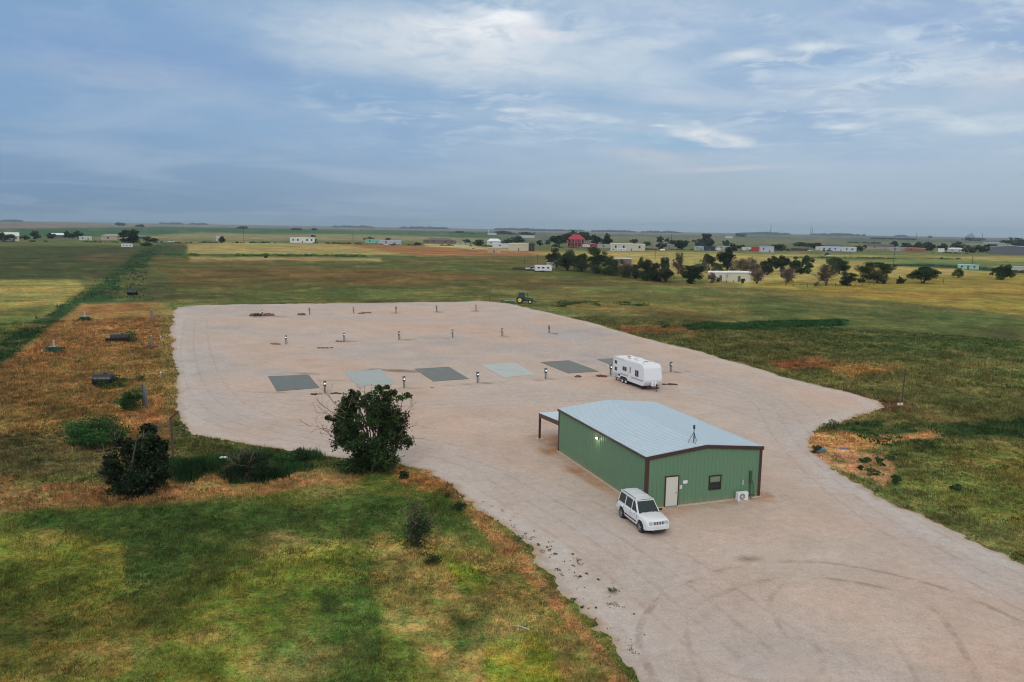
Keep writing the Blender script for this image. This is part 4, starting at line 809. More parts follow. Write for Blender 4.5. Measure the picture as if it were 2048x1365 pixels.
# antenna tripod on the roof
an = empty('roof_antenna', blocal(4.15, .95, 4.10), BA, 'dark tripod mast antenna standing on the silver roof near the front gable', 'antenna')
for a in (0.3, 2.4, 4.5): MB().tube([(.36 * math.cos(a), .36 * math.sin(a), .0), (0, 0, .78)], .02, 6).build('leg', mm('dark_steel', alb((62, 66, 76)), .5, metal=.3), an)
MB().tube([(0, 0, .02), (0, 0, 1.22)], .026, 8).build('mast', M['dark_steel'], an); MB().box(-.05, .05, -.05, .05, .98, 1.26).box(-.03, .03, -.12, .12, 1.06, 1.10).build('antenna_head', M['dark_steel'], an)

# ------------------------------------------------------------------ white SUV
CARP = mm('car_white', (.80, .82, .84), .22, var=.015, coat=.8, dirt=((.66, .62, .57), .9, .66, .35)); CHR = mm('chrome', (.6, .6, .6), .2, metal=.9, var=.05); ALLOY = mm('alloy', (.42, .42, .42), .35, metal=.7, var=.1)
DGREY = mm('dark_plastic', (.03, .03, .033), .6, var=.2)
def wheel(parent, x, y, z, r, w, rim=ALLOY, spokes=5, side=1):
    t = MB().lathe([(r * .62, -w / 2), (r * .93, -w / 2), (r, -w * .36), (r, w * .36), (r * .93, w / 2), (r * .62, w / 2)], (x, y, z), 'y', 28, caps=False).build('wheel', BLACK, parent)
    m = MB(); yo = y + side * w * .40
    n = 24
    for i in range(n):
        a0, a1 = 2 * math.pi * i / n, 2 * math.pi * (i + 1) / n
        p = lambda a, rr, yy_: (x + rr * math.cos(a), yy_, z + rr * math.sin(a))
        m.add([p(a0, r * .58, yo), p(a1, r * .58, yo), p(a1, r * .68, yo + side * .03), p(a0, r * .68, yo + side * .03)], [(0, 1, 2, 3)])
    for i in range(spokes):
        a = 2 * math.pi * i / spokes + .3; ca, sa = math.cos(a), math.sin(a); w2 = r * .12
        q = [(x + ca * rr - sa * s, z + sa * rr + ca * s) for rr, s in ((r * .1, -w2), (r * .62, -w2 * .8), (r * .62, w2 * .8), (r * .1, w2))]
        y0_, y1_ = sorted((yo, yo + side * .025)); m.prism(q, y0_, y1_, 'y')
    m.lathe([(r * .17, min(yo, yo + side * .04)), (r * .17, max(yo, yo + side * .04))], (x, 0, z), 'y', 12); m.build('rim', rim, t)
    return t
def suv():
    f = np.array([.317, -.948]); f /= np.linalg.norm(f); l = np.array([-f[1], f[0]]); mid = np.array([7.74, 48.62]); c = mid + l * .84
    e = empty('parked_suv', (c[0], c[1], .02), math.atan2(f[1], f[0]), 'white boxy suv parked at the near left corner of the green building', 'car')
    wr, wx, gz_ = .365, 1.35, .02
    # body: stations along the length; profile heights
    xs = sorted(set([round(v, 3) for v in np.concatenate([np.linspace(-2.22, 2.22, 61), wx + .46 * np.cos(np.linspace(0, math.pi, 13)), -wx + .46 * np.cos(np.linspace(0, math.pi, 13))])]))
    def hood(x): return float(np.interp(x, [-2.22, -2.12, .72, .95, 1.5, 1.95, 2.12, 2.20, 2.22], [.90, 1.02, 1.07, 1.08, 1.05, 1.0, .95, .80, .72]))
    def half(x): return float(np.interp(x, [-2.22, -2.05, -1.6, 0, 1.3, 1.8, 2.06, 2.18, 2.22], [.80, .87, .90, .90, .90, .885, .83, .74, .70]))
    def bot(x):
        z = float(np.interp(x, [-2.22, -2.0, -1.8, 1.8, 2.05, 2.22], [.46, .40, .34, .34, .36, .44]))
        for w_ in (wx, -wx):
            d = abs(x - w_)
            if d < .465: z = max(z, wr + math.sqrt(max(.465 ** 2 - d * d, 0)) * .98)
        return z
    m = MB(); v = []; rows = 12
    for x in xs:
        h, zt, zb = half(x), hood(x), bot(x); arch = max(0, 1 - abs(abs(x) - wx) / .60) ** .5 * .022
        ring = [(0, zb), (h - .10, zb), (h - .015 + arch, zb + .0), (h + arch, min(zb + .06, zt - .1)), (h + arch * .8, max(zb + .08, .70)), (h - .012, .88), (h - .04, zt - .06), (h - .085, zt - .012), (h - .17, zt + .01), (h * .5, zt + .03), (0, zt + .038)]
        rows = len(ring)
        v += [(x, yy_, zz) for yy_, zz in ring] + [(x, -yy_, zz) for yy_, zz in ring]
    n = len(xs); R2 = rows * 2; fc = []
    for i in range(n - 1):
        for k in range(rows - 1):
            a = i * R2 + k; fc.append((a, a + 1, a + 1 + R2, a + R2)); b_ = a + rows; fc.append((b_, b_ + R2, b_ + 1 + R2, b_ + 1))
    for i in (0, n - 1): fc.append(tuple(i * R2 + k for k in range(rows)) + tuple(i * R2 + rows + k for k in reversed(range(rows))))
    body = m.add(v, fc).build('body', CARP, e, smooth=False)
    for p in body.data.polygons: p.use_smooth = len(p.vertices) == 4
    MB().box(-2.0, 2.0, -.70, .70, .30, .72).build('underbody', DGREY, e)
    # greenhouse: roof + pillars as one shell, glass let in
    zb, zt = 1.04, 1.76
    XB = dict(f=.86, r=-2.14); XT = dict(f=.22, r=-1.98); yb, yt = .80, .665
    def gp(x, s, z):   # x at belt fraction, side, height
        t = (z - zb) / (zt - zb); return (x, s * (yb + (yt - yb) * t), z)
    def fx(z): t = (z - zb) / (zt - zb); return XB['f'] + (XT['f'] - XB['f']) * t
    def rx(z): t = (z - zb) / (zt - zb); return XB['r'] + (XT['r'] - XB['r']) * t
    g = MB()
    g.add([(XB['r'], -yb, zb), (XB['f'], -yb, zb), (XB['f'], yb, zb), (XB['r'], yb, zb), (XT['r'], -yt, zt), (XT['f'], -yt, zt), (XT['f'], yt, zt), (XT['r'], yt, zt)], [(4, 5, 6, 7), (0, 1, 5, 4), (1, 2, 6, 5), (2, 3, 7, 6), (3, 0, 4, 7)])
    g.build('cabin', CARP, e, bevel=.045, seg=3, smooth=True)
    rf = MB(); rp = []
    for i, t in enumerate(np.linspace(0, 1, 9)):
        x = XT['r'] - .03 + (XT['f'] - XT['r'] + .10) * t
        for s in np.linspace(-1, 1, 9): rp.append((x, s * (yt + .0), zt + .012 + .045 * (1 - s * s) + .02 * math.sin(t * math.pi)))
    rf.add(rp, [(i * 9 + k, i * 9 + k + 1, (i + 1) * 9 + k + 1, (i + 1) * 9 + k) for i in range(8) for k in range(8)])
    rf.build('roof', CARP, e, smooth=True)
    for s in (1, -1): MB().tube([(-1.85, s * .60, zt + .02), (-1.75, s * .60, zt + .075), (.0, s * .60, zt + .085), (.12, s * .60, zt + .03)], .016, 6).build('roof_rail', DGREY, e)
    for x in (-1.35, -.45): MB().tube([(x, -.59, zt + .09), (x, .59, zt + .09)], .014, 6).build('roof_crossbar', CARP, e)
    # windscreen and rear glass
    def quadglass(name, pts, off):
        mb = MB(); a, b_, c_ = Vector(pts[0]), Vector(pts[1]), Vector(pts[2]); nn = (b_ - a).cross(c_ - a).normalized()
        if nn.dot(Vector(off)) < 0: nn = -nn
        o = [tuple(Vector(p) + nn * .012) for p in pts]; i_ = [tuple(Vector(p) - nn * .01) for p in pts]; n_ = len(pts)
        mb.add(o + i_, [tuple(range(n_)), tuple(reversed(range(n_, 2 * n_)))] + [(i, (i + 1) % n_, n_ + (i + 1) % n_, n_ + i) for i in range(n_)]); return mb.build(name, GLASS, e)
    z0, z1 = zb + .05, zt - .07
    y_ = lambda z, k: k * (yb + (yt - yb) * (z - zb) / (zt - zb) - .075)
    quadglass('windscreen', [(fx(z0), y_(z0, 1), z0), (fx(z0), y_(z0, -1), z0), (fx(z1), y_(z1, -1), z1), (fx(z1), y_(z1, 1), z1)], (1, 0, 0))
    quadglass('rear_window', [(rx(z0 + .05), y_(z0, 1), z0 + .05), (rx(z0 + .05), y_(z0, -1), z0 + .05), (rx(z1), y_(z1, -1), z1), (rx(z1), y_(z1, 1), z1)], (-1, 0, 0))
    for s in (1, -1):
        for xa, xb, xc, xd in ((-.02, .68, .18, -.02), (-.98, -.14, -.14, -.94), (-1.96, -1.12, -1.08, -1.86)):
            quadglass('side_window', [gp(xa, s, z0), gp(xb, s, z0), gp(xc, s, z1), gp(xd, s, z1)], (0, s, 0))
        MB().rbox((.60, s * 1.0, 1.13), (.12, .20, .15), 0).build('mirror', DGREY if s > 0 else CARP, e, bevel=.03)
        for x in (-.80, .05): MB().box(x, x + .17, min(s * .895, s * .925), max(s * .895, s * .925), .93, .96).build('door_handle', CARP, e)
        for x in (-1.02, -.08, .84): MB().box(x, x + .012, min(s * .893, s * .9045), max(s * .893, s * .9045), .42, 1.03).build('door_seam', DGREY, e)
        MB().box(-.86, .84, min(s * .895, s * .925), max(s * .895, s * .925), .52, .58).build('side_moulding', DGREY, e)
        for x in (wx, -wx):
            MB().lathe([(.44, min(s * .60, s * .82)), (.44, max(s * .60, s * .82))], (x, 0, wr + .02), 'y', 24).build('wheel_well', DGREY, e)
            wheel(e, x, s * .80, wr, wr, .235, side=s)
        # headlights, indicators and tail lights
        MB().lathe([(.115, 2.10), (.115, 2.235), (.08, 2.25)], (0, s * .565, .865), 'x', 16).build('headlight', mm('lens', (.55, .58, .58), .1, spec=.9), e)
        MB().box(2.10, 2.19, min(s * .68, s * .78), max(s * .68, s * .78), .64, .70).build('indicator', mm('amber', (.6, .45, .30), .3), e)
        MB().box(-2.225, -2.14, min(s * .70, s * .80), max(s * .70, s * .80), .86, 1.0).build('tail_light', mm('tail_red', (.35, .02, .02), .3), e)
    MB().box(2.10, 2.225, -.43, .43, .745, .955).build('grille', CARP, e, bevel=.01)
    for i in range(7): y0_ = -.345 + i * .115; MB().box(2.20, 2.232, y0_ - .034, y0_ + .034, .755, .95).build('grille_slot', DGREY, e)
    fb = [(2.06, -.86), (2.24, -.74), (2.31, -.45), (2.33, 0), (2.31, .45), (2.24, .74), (2.06, .86)]
    MB().prism(fb, .42, .72).build('front_bumper', CARP, e, bevel=.03); MB().prism([(2.0, -.6), (2.31, -.42), (2.335, 0), (2.31, .42), (2.0, .6)], .34, .44).build('lower_grille', DGREY, e)
    MB().box(2.33, 2.345, -.16, .16, .50, .61).build('licence_plate', mm('plate', alb((196, 206, 190)), .5), e); MB().box(-2.32, -2.12, -.82, .82, .44, .68).build('rear_bumper', CARP, e, bevel=.04)
    e.scale = (.96, .96, .95)
    MB().box(.78, .90, -.70, .70, 1.085, 1.10).build('wiper_cowl', DGREY, e)
    MB().tube([(.95, -.35, 1.115), (.72, .05, 1.20)], .010, 4).build('wiper', DGREY, e); MB().tube([(.95, .25, 1.115), (.72, .60, 1.20)], .010, 4).build('wiper', DGREY, e)
    return e
suv()

# ------------------------------------------------------------------ travel trailer
def trailer():
    f = np.array([.371, -.928]); f /= np.linalg.norm(f); l = np.array([-f[1], f[0]])
    fr = at(1288, 774, .55)[:2]; c = fr - f * 3.75 + l * 1.2
    e = empty('travel_trailer', (c[0], c[1], .02), math.atan2(f[1], f[0]), 'white travel trailer with tandem wheels parked beside the rightmost concrete pad', 'trailer')
    TW = mm('trailer_white', alb((212, 216, 220)), .35, var=.03, dirt=(alb((186, 186, 182)), .8, .6, .35))
    Wd = 1.2; prof = [(-3.72, .52), (-3.78, .62), (-3.78, 2.80), (-3.68, 2.98), (-3.4, 3.02), (3.0, 3.02), (3.30, 2.93), (3.55, 2.60), (3.80, 1.30), (3.78, 1.05), (3.55, .70), (3.35, .52)]
    MB().prism(prof, -Wd, Wd, 'y').build('body', TW, e, bevel=.05, seg=3)
    MB().prism([(-3.55, 3.03), (-3.55, 3.05), (3.0, 3.05), (3.0, 3.03)], -1.08, 1.08, 'y').build('roof_skin', mm('roof_white', alb((222, 226, 228)), .6, dirt=(alb((176, 176, 170)), 1.0, .5, .5)), e)
    MB().prism([(-.2, 3.04), (-.05, 3.34), (.65, 3.36), (.95, 3.2), (.98, 3.04)], -.38, .38, 'y').build('roof_air_conditioner', mm('ac_white', alb((208, 210, 208)), .5), e, bevel=.04)
    for x, y, s_ in ((-2.6, .35, .34), (-1.3, -.3, .3), (1.6, .25, .34), (2.3, -.5, .18)): MB().box(x - s_ / 2, x + s_ / 2, y - s_ / 2, y + s_ / 2, 3.05, 3.13).build('roof_vent', mm('vent_grey', alb((150, 146, 138)), .5) if x > -2 else mm('vent_brown', alb((112, 92, 74)), .5), e, bevel=.015)
    MB().tube([(1.2, .6, 3.08), (1.75, .9, 3.12)], .02).build('antenna', GREY, e)
    s = -1; yo = -Wd
    WF = mm('window_frame_grey', alb((150, 154, 160)), .4)
    def win(x0, x1, z0, z1, nm='window', sp=0):
        w = MB().box(x0, x1, yo - .035, yo - .004, z0, z1).build(nm, WF, e, bevel=.01)
        MB().box(x0 + .05, x1 - .05, yo - .045, yo - .03, z0 + .05, z1 - .05).build('pane', GLASS, w)
        if sp: MB().box((x0 + x1) / 2 - .02, (x0 + x1) / 2 + .02, yo - .055, yo - .04, z0 + .04, z1 - .04).build('mullion', WF, w)
    win(-3.35, -2.75, 2.15, 2.60); win(-3.30, -2.70, 1.30, 1.80); win(-1.35, -.35, 1.62, 2.15, sp=1); win(1.65, 2.45, 1.42, 2.20, sp=1)
    dm = MB().box(-.02, .68, yo - .03, yo - .004, .70, 2.55).build('door', TW, e, bevel=.01); MB().box(.42, .60, yo - .045, yo - .028, 1.60, 2.30).build('pane', GLASS, dm); MB().box(.05, .10, yo - .06, yo - .03, 1.35, 1.50).build('door_handle', DGREY, dm)
    MB().box(-1.9, 3.45, yo - .012, yo - .002, 1.12, 1.20).box(-3.4, 3.3, yo - .011, yo - .002, 1.02, 1.05).build('stripe', mm('stripe_grey', alb((120, 126, 146)), .5), e)
    MB().box(-3.70, -1.0, yo - .011, yo - .002, 2.86, 2.92).build('awning_rail', mm('rail_grey', alb((168, 172, 176)), .4), e)
    MB().box(-2.35, -1.95, yo - .02, yo - .003, .78, 1.0).build('service_hatch', DGREY, e); MB().box(-3.6, -2.5, yo - .015, yo - .003, .62, .98).build('service_hatch', mm('rail_grey'), e)
    MB().box(-3.5, 3.3, -1.0, 1.0, .38, .53).build('chassis', DGREY, e)
    for s_ in (1, -1):
        for x in (-1.45, -.62): wheel(e, x, s_ * 1.02, .34, .34, .2, rim=WHITE, spokes=8, side=s_)
        MB().prism([(-1.95, .50), (-1.85, .74), (-1.6, .86), (-.47, .86), (-.22, .74), (-.12, .50)], min(s_ * 1.06, s_ * 1.208), max(s_ * 1.06, s_ * 1.208), 'y').build('wheel_arch', DGREY, e)
        MB().box(-3.8, -3.77, min(s_ * .9, s_ * 1.1), max(s_ * .9, s_ * 1.1), .9, 1.2).build('tail_light', mm('tail_red'), e)
    for y in (-.75, .75): MB().tube([(3.2, y, .48), (4.75, 0, .48)], .05, 6).build('tow_bar', DGREY, e)
    MB().box(4.65, 4.95, -.08, .08, .44, .60).build('hitch_coupler', DGREY, e); MB().tube([(4.5, 0, .02), (4.5, 0, .95)], .045, 8).build('hitch_jack', DGREY, e)
    for y in (-.2, .2): MB().lathe([(.10, .50), (.16, .56), (.16, .92), (.08, 1.0)], (3.98, y, .05), 'z', 12).build('gas_bottle', WHITE, e)
    for x in (-3.3, 2.9):
        for y in (-.95, .95): MB().box(x - .04, x + .04, y - .04, y + .04, 0, .45).build('stabiliser_jack', DGREY, e)
    return e
trailer()

# ------------------------------------------------------------------ concrete pads
PD = np.array([.395, -.919]); PD /= np.linalg.norm(PD); PX = np.array([-PD[1], PD[0]])
PADS = [((536, 754), (554, 784), (639, 777), (617, 751), (98, 104, 100), 'dark grey concrete parking pad, first from the left'), ((687, 744.5), (716, 774), (792, 769), (762, 740), (152, 160, 154), 'pale damp looking concrete parking pad, second from the left'),
        ((829, 739), (867, 764), (938, 759), (898, 735), (104, 108, 102), 'dark grey concrete parking pad, third from the left'), ((961, 731), (1007, 756), (1071, 751), (1031, 727), (166, 173, 165), 'palest concrete parking pad with wet patches, fourth from the left'),
        ((1081, 725.5), (1137, 748), (1198, 744), (1138, 722), (104, 106, 100), 'dark grey concrete parking pad, fifth from the left'), ((1194, 720), (1252, 742), (1310, 737), (1250, 716), (108, 110, 104), 'dark grey concrete parking pad mostly hidden behind the white trailer')]
for i, (a, b_, c_, d_, cl, lb) in enumerate(PADS):
    P = [at(*q)[:2] for q in (a, b_, c_, d_)]
    m = mat('pad_concrete_%d' % i, alb(cl), .75, var=.10, scale=.9, bump=.1, dirt=(tuple(q * (.72 if cl[0] > 140 else 1.25) for q in alb(cl)), .45, .54, .6))
    MBp = MB(); MBp.prism([tuple(q) for q in P], -.1, .08); o = MBp.build('concrete_pad', m, None, bevel=.01); tag(o, lb, 'concrete pad', 'concrete parking pads in a row')

# ------------------------------------------------------------------ hookup pedestals
PMET = mm('pedestal_metal', alb((118, 122, 120)), .5, var=.12, metal=.2); LITE = mm('pedestal_light', (1, 1, .9), emit=((1, .96, .80), 2.2))
def pedestal(lit=True):
    e = empty('hookup_pedestal')
    MB().box(-.10, .10, -.07, .07, 0, .95).build('post', PMET, e, bevel=.01)
    bx_ = MB().prism([(-.12, .85), (.12, .85), (.12, 1.32), (-.04, 1.40), (-.12, 1.40)], -.15, .15, 'x').build('power_box', PMET, e, bevel=.01)
    MB().box(-.16, .16, -.16, .14, 1.38, 1.44).build('cap', mm('cap_dark', alb((78, 82, 80)), .5), bx_)
    MB().box(-.13, .13, -.135, -.118, .90, 1.02).build('socket_cover', DGREY, bx_)
    if lit: MB().lathe([(.035, 0), (.06, .02), (.06, .07), (.035, .09)], (0, -.17, 1.09), 'z', 10).build('light', LITE, e)
    MB().tube([(.24, .05, 0), (.24, .05, .62), (.24, -.08, .66)], .028, 6).build('water_tap', mm('tap_blue', alb((120, 134, 140)), .5), e)
    MB().box(-.30, .36, -.22, .22, -.04, .05).build('footing', CONC, e)
    return e
proto = pedestal(); protod = pedestal(False)
rowl = ['near row by the concrete pads', 'middle row on open gravel', 'far row at the back of the yard']; ordn = ['first', 'second', 'third', 'fourth', 'fifth', 'sixth']
plab = {4: 'hookup post standing close against the rear of the white trailer', 5: 'hookup post right of the white trailer, last of the near row', 12: 'hookup post standing in dark reddish rubble, far left of the back row', 11: 'plain hookup post at the right end of the middle row, no light showing', 6: 'hookup post at the left end of the middle row'}
used_p = [False, False]
for i, p in enumerate(PED):
    q = at(*p); dk = i in (11, 13, 15, 16)
    pr = protod if dk else proto
    if not used_p[dk]: o = pr; used_p[dk] = True
    else: o = copy_tree(pr)
    o.location = (q[0], q[1], .02); o.rotation_euler = (0, 0, .36 + (i * 37 % 11 - 5) * .02)
    tag(o, plab.get(i, 'grey hookup post, %s from left in the %s' % (ordn[i % 6], rowl[i // 6])), 'utility post', 'hookup posts on the gravel')
# rubble and drain caps beside the posts
def clod(name, label, px, py, w, h, colr, seed, cat='rubble', group=None):
    p = at(px, py); rg = np.random.default_rng(seed); b = MB()
    for i in range(7):
        r = w * rg.uniform(.16, .34); c_ = (rg.normal(0, w * .28), rg.normal(0, w * .14), 0); n0 = len(b.v)
        b.lathe([(r, 0), (r * .9, h * rg.uniform(.35, .6)), (r * .4, h * rg.uniform(.8, 1.1))], c_, 'z', 7)
        for j in range(n0, len(b.v)): x, y, z = b.v[j]; b.v[j] = (x + rg.normal(0, r * .12), y + rg.normal(0, r * .12), z)
    o = b.build(name, mat('clod_%d' % seed, alb(colr), .95, var=.4, scale=9, bump=.6), None); o.location = (p[0], p[1], 0); return tag(o, label, cat, group)
for i, (px, py, w, h, cl, lb) in enumerate([(627, 790, .7, .16, (72, 44, 36), 'small dark reddish heap left of the leftmost pad post'), (671, 788, .7, .15, (66, 50, 42), 'small dark heap right of the leftmost pad post'), (1158, 754.5, .8, .2, (84, 66, 54), 'small dark heap on gravel below the fifth pad'),
        (1202, 754, 1.5, .2, (104, 56, 42), 'low rust red heap left of the trailer post'), (1340, 770, 1.4, .16, (72, 62, 56), 'flat dark heap on gravel right of the trailer hitch'), (508, 633, 1.6, .5, (106, 72, 66), 'brown heap left of the far left back row post'), (519, 633, 2.0, .6, (60, 52, 44), 'dark heap at the foot of the far left back row post'),
        (537, 632, 2.4, .5, (120, 82, 76), 'long reddish heap right of the far left back row post'), (603, 631, 1.5, .4, (92, 84, 74), 'dark stones left of the second back row post'), (721, 628, 1.4, .25, (104, 90, 80), 'low brown heap right of the third back row post'), (730, 627, 1.4, .3, (112, 98, 88), 'outer of two low heaps right of the third back row post'),
        (550, 689, 1.5, .2, (120, 100, 86), 'low brown heap left of the leftmost middle row post'), (677, 684, 1.2, .2, (108, 92, 80), 'low brown heap left of the second middle row post'), (642, 697, 1.2, .15, (100, 90, 80), 'left of two dark smears between the middle posts and the pads'), (655, 697, .9, .15, (92, 82, 72), 'right of two dark smears between the middle posts and the pads'),
        (1113, 669, .7, .15, (112, 90, 76), 'small heap right of the rightmost middle row post'), (865, 777, .4, .1, (120, 96, 80), 'tiny heap in front of the third pad')]): clod('soil_heap', lb, px, py, w, h, cl, 300 + i)
o = clod('rock', 'pale boulder at the foot of the lone steel post', 1800, 812, .5, .35, (206, 200, 190), 350, 'rock')

# ------------------------------------------------------------------ things on the orange ground at the left
BT = mm('black_tank', (.016, .017, .022), .35, var=.3, spec=.5)
def tank(px, py, L_, r, rz, lb, feet=True):
    p = at(px, py); e = empty('storage_tank', (p[0], p[1], 0), rz, lb, 'tank', 'black tanks lying on the ground at the left')
    prof = [(r * .55, -L_ / 2), (r * .9, -L_ / 2 + .08), (r, -L_ / 2 + .2)]
    n = 5
    for i in range(n):
        x = -L_ / 2 + .25 + (L_ - .5) * i / (n - 1); prof += [(r, x - .06), (r * 1.035, x - .03), (r * 1.035, x + .03), (r, x + .06)]
    prof += [(r, L_ / 2 - .2), (r * .9, L_ / 2 - .08), (r * .55, L_ / 2)]
    MB().lathe(prof, (0, 0, r * 1.0), 'x', 24).build('shell', BT, e, smooth=False); MB().lathe([(.22, 2 * r - .06), (.22, 2 * r + .06), (.14, 2 * r + .09)], (L_ * .1, 0, 0), 'z', 14).build('lid', BT, e)
    for s in (-1, 1): MB().box(s * L_ * .3 - .12, s * L_ * .3 + .12, -r * .8, r * .8, -.02, r * .35).build('cradle', DGREY, e)
    MB().tube([(L_ / 2 - .06, 0, r * .4), (L_ / 2 + .15, 0, r * .38), (L_ / 2 + .16, 0, .05)], .05).build('outlet_pipe', DGREY, e); return e
tank(208, 772, 2.3, .72, .15, 'nearest and largest black cylindrical tank, upright ends, on rough grass')
tank(241, 684, 2.9, .62, .42, 'middle black cylindrical tank with a green bush at its right end')
tank(265, 590.5, 2.6, .66, .05, 'farthest black tank, in the dark green weeds beyond the orange ground')
m = MB().box(-.45, .45, -.4, .4, 0, .62).build('equipment_box', BT, None, bevel=.05); p = at(219, 684); m.location = (p[0], p[1], 0); tag(m, 'small black box touching the left end of the middle black tank', 'box')
bush('leafy_bush', 'green bush at the right end of the middle black tank', 262, 684, 26, 18, (50, 76, 40), 140, 500, .14, clumps=8)
bush('leafy_bush', 'green bush at the right end of the nearest black tank', 240, 774, 28, 20, (50, 76, 40), 141, 700, .13, clumps=8)
bush('leafy_bush', 'low weeds at the foot of the nearest black tank', 216, 777, 36, 11, (52, 74, 40), 142, 500, .12, clumps=8)
for i, (px, py, w_, h_, lb) in enumerate([(169, 641, 17, 10, 'farther green well cover with a pale pipe on the orange ground'), (107, 704, 32, 16, 'nearer green well cover with a pale pipe, weeds round it')]):
    p = at(px, py); k = math.hypot(p[0], p[1]) / FPX; r = w_ * k / 2; e = empty('well_cover', (p[0], p[1], 0), 0, lb, 'well cover')
    MB().lathe([(r, -.05), (r * .96, .25), (r * .75, .55), (r * .35, .72)], (0, 0, 0), 'z', 18).build('dome', mm('dark_green_dome', alb((46, 70, 52)), .6, var=.3, scale=2), e)
    MB().box(-.5, .5, -.45, .45, .62, .78).build('lid', mm('pale_lid', alb((120, 140, 128)), .6), e); MB().tube([(.1, 0, .7), (.1, 0, 1.7)], .12, 8).build('pipe', mm('pale_pipe', alb((178, 176, 168)), .5), e)
    bush('leafy_bush', 'weeds wrapped round the %s green well cover' % ('farther', 'nearer')[i], px + 2, py + 1, w_ * 1.3, h_ * .7, (46, 70, 40), 150 + i, 500, .16, clumps=8)
def gpost(px, py, h, lb, w=.16):
    p = at(px, py); e = empty('grey_post', (p[0], p[1], 0), .2, lb, 'post'); MB().box(-w, w, -.1, .1, 0, h).build('post', PMET, e, bevel=.02); MB().box(-w - .03, w + .03, -.13, .13, h, h + .08).build('cap', mm('cap_pale', alb((160, 164, 166)), .5), e)
    MB().box(-w - .08, -w - .001, -.08, .08, 0, h * .92).build('side_channel', DGREY, e)
gpost(304.5, 638.5, 1.75, 'weathered post standing at the far end of the orange ground'); gpost(303, 695, 1.7, 'grey post by a dark reddish hole, right of the middle black tank', .11)
clod('soil_heap', 'dark reddish heap round the post right of the middle black tank', 303, 696, 1.9, .3, (84, 52, 40), 360)
for px, py, h, lb, cl in ((286.5, 812, 2.15, 'dark left post of the three tall posts', 'cap_dark'), (290.5, 814, 2.1, 'middle grey post of the three tall posts', 'g'), (294.5, 816, 1.95, 'right pale grey post of the three tall posts', 'g')):
    p = at(px, py); m = MB().tube([(0, 0, -.05), (0, 0, h)], .09, 10); m.lathe([(.11, h - .02), (.11, h + .05), (.05, h + .09)], (0, 0, 0), 'z', 10)
    o = m.build('tall_post', M['cap_dark'] if cl == 'cap_dark' else PMET, None); o.location = (p[0], p[1], 0); tag(o, lb, 'post', 'three tall posts standing together')
for px, py, lb in ((322, 682, 'tiny white marker stake near the gravel edge, farther one'), (322, 757, 'tiny white marker stake near the gravel edge, nearer one')):
    p = at(px, py); e = empty('marker_stake', (p[0], p[1], 0), 0, lb, 'stake'); MB().tube([(0, 0, 0), (0, 0, .7)], .03, 6).build('stake', mm('pale_pipe'), e); MB().box(-.08, .08, -.06, .06, .62, .82).build('head', WHITE, e)
RUST = mm('rusty_steel', alb((92, 66, 56)), .8, var=.3, scale=4)
p = at(346, 918); e = empty('bent_pole', (p[0], p[1], 0), 0, 'tall rusty steel pole with its top arm bent to the right, left of the gravel', 'pole')
k = math.hypot(p[0], p[1], CAMH) / FPX
MB().tube([(0, 0, -.1), (-.04, 0, 78 * k)], .09, 8).build('pole', RUST, e); MB().tube([(-.04, 0, 77 * k), (.25, 0, 82 * k), (.58, 0, 89 * k)], .07, 8).build('bent_arm', RUST, e)
def spost(px, py, top, lb, r=.05, stay=False):
    p = at(px, py); k = math.hypot(p[0], p[1], CAMH) / FPX; e = empty('steel_post', (p[0], p[1], 0), 0, lb, 'post'); h = (py - top) * k
    MB().tube([(0, 0, -.1), (h * .03, 0, h)], r, 8).build('post', RUST, e); MB().lathe([(r * 1.4, h), (r * 1.4, h + .05)], (h * .03, 0, 0), 'z', 8).build('cap', RUST, e)
    for z in (.35, .55, .75): MB().tube([(-r, -r * 1.5, h * z), (h * .05, -r * 1.5, h * z)], .012, 4).build('wire_clip', GREY, e)
spost(1803, 808, 745, 'lone dark steel post at the tip of the gravel spit on the right', .075); spost(979, 603, 573, 'thin steel post at the far edge of the gravel left of the tractor', .06); spost(342, 612, 583, 'thin dark post at the far left corner of the gravel', .06)
spost(1317, 650, 630, 'short thin stake in the pasture beyond the white trailer', .04)
bl = mm('blue_scrap', alb((86, 120, 150)), .4)
p = at(1641, 904); o = MB().prism([(-.55, 0), (-.35, .28), (.25, .34), (.55, .05)], -.2, .3, 'y').build('scrap_drum', bl, None, bevel=.04); o.location = (p[0], p[1], 0); o.rotation_euler = (0, 0, .3); tag(o, 'curved blue plastic scrap lying at the gravel edge on the right', 'scrap')
p = at(1686, 898); o = MB().prism([(-.4, 0), (-.2, .14), (.35, .12), (.45, .0)], -.12, .15, 'y').build('scrap_board', bl, None, bevel=.02); o.location = (p[0], p[1], 0); tag(o, 'small flat blue scrap on the sandy patch, right of the bigger one', 'scrap')
p = at(1040, 1258); o = MB().tube([(-.5, 0, .06), (0, .05, .1), (.5, 0, .05)], .03, 5).build('fallen_branch', mm('pale_pipe'), None); o.location = (p[0], p[1], 0); o.rotation_euler = (0, 0, -.4); tag(o, 'pale stick lying in the grass of the near meadow', 'branch')
p = at(447, 925); o = MB().prism([(-.35, .3), (-.28, .44), (.26, .48), (.35, .32)], -.12, .15, 'y').build('white_bag', WHITE, None, bevel=.08); o.location = (p[0], p[1], 0); tag(o, 'white plastic scrap caught in the weeds between the two big bushes', 'litter')

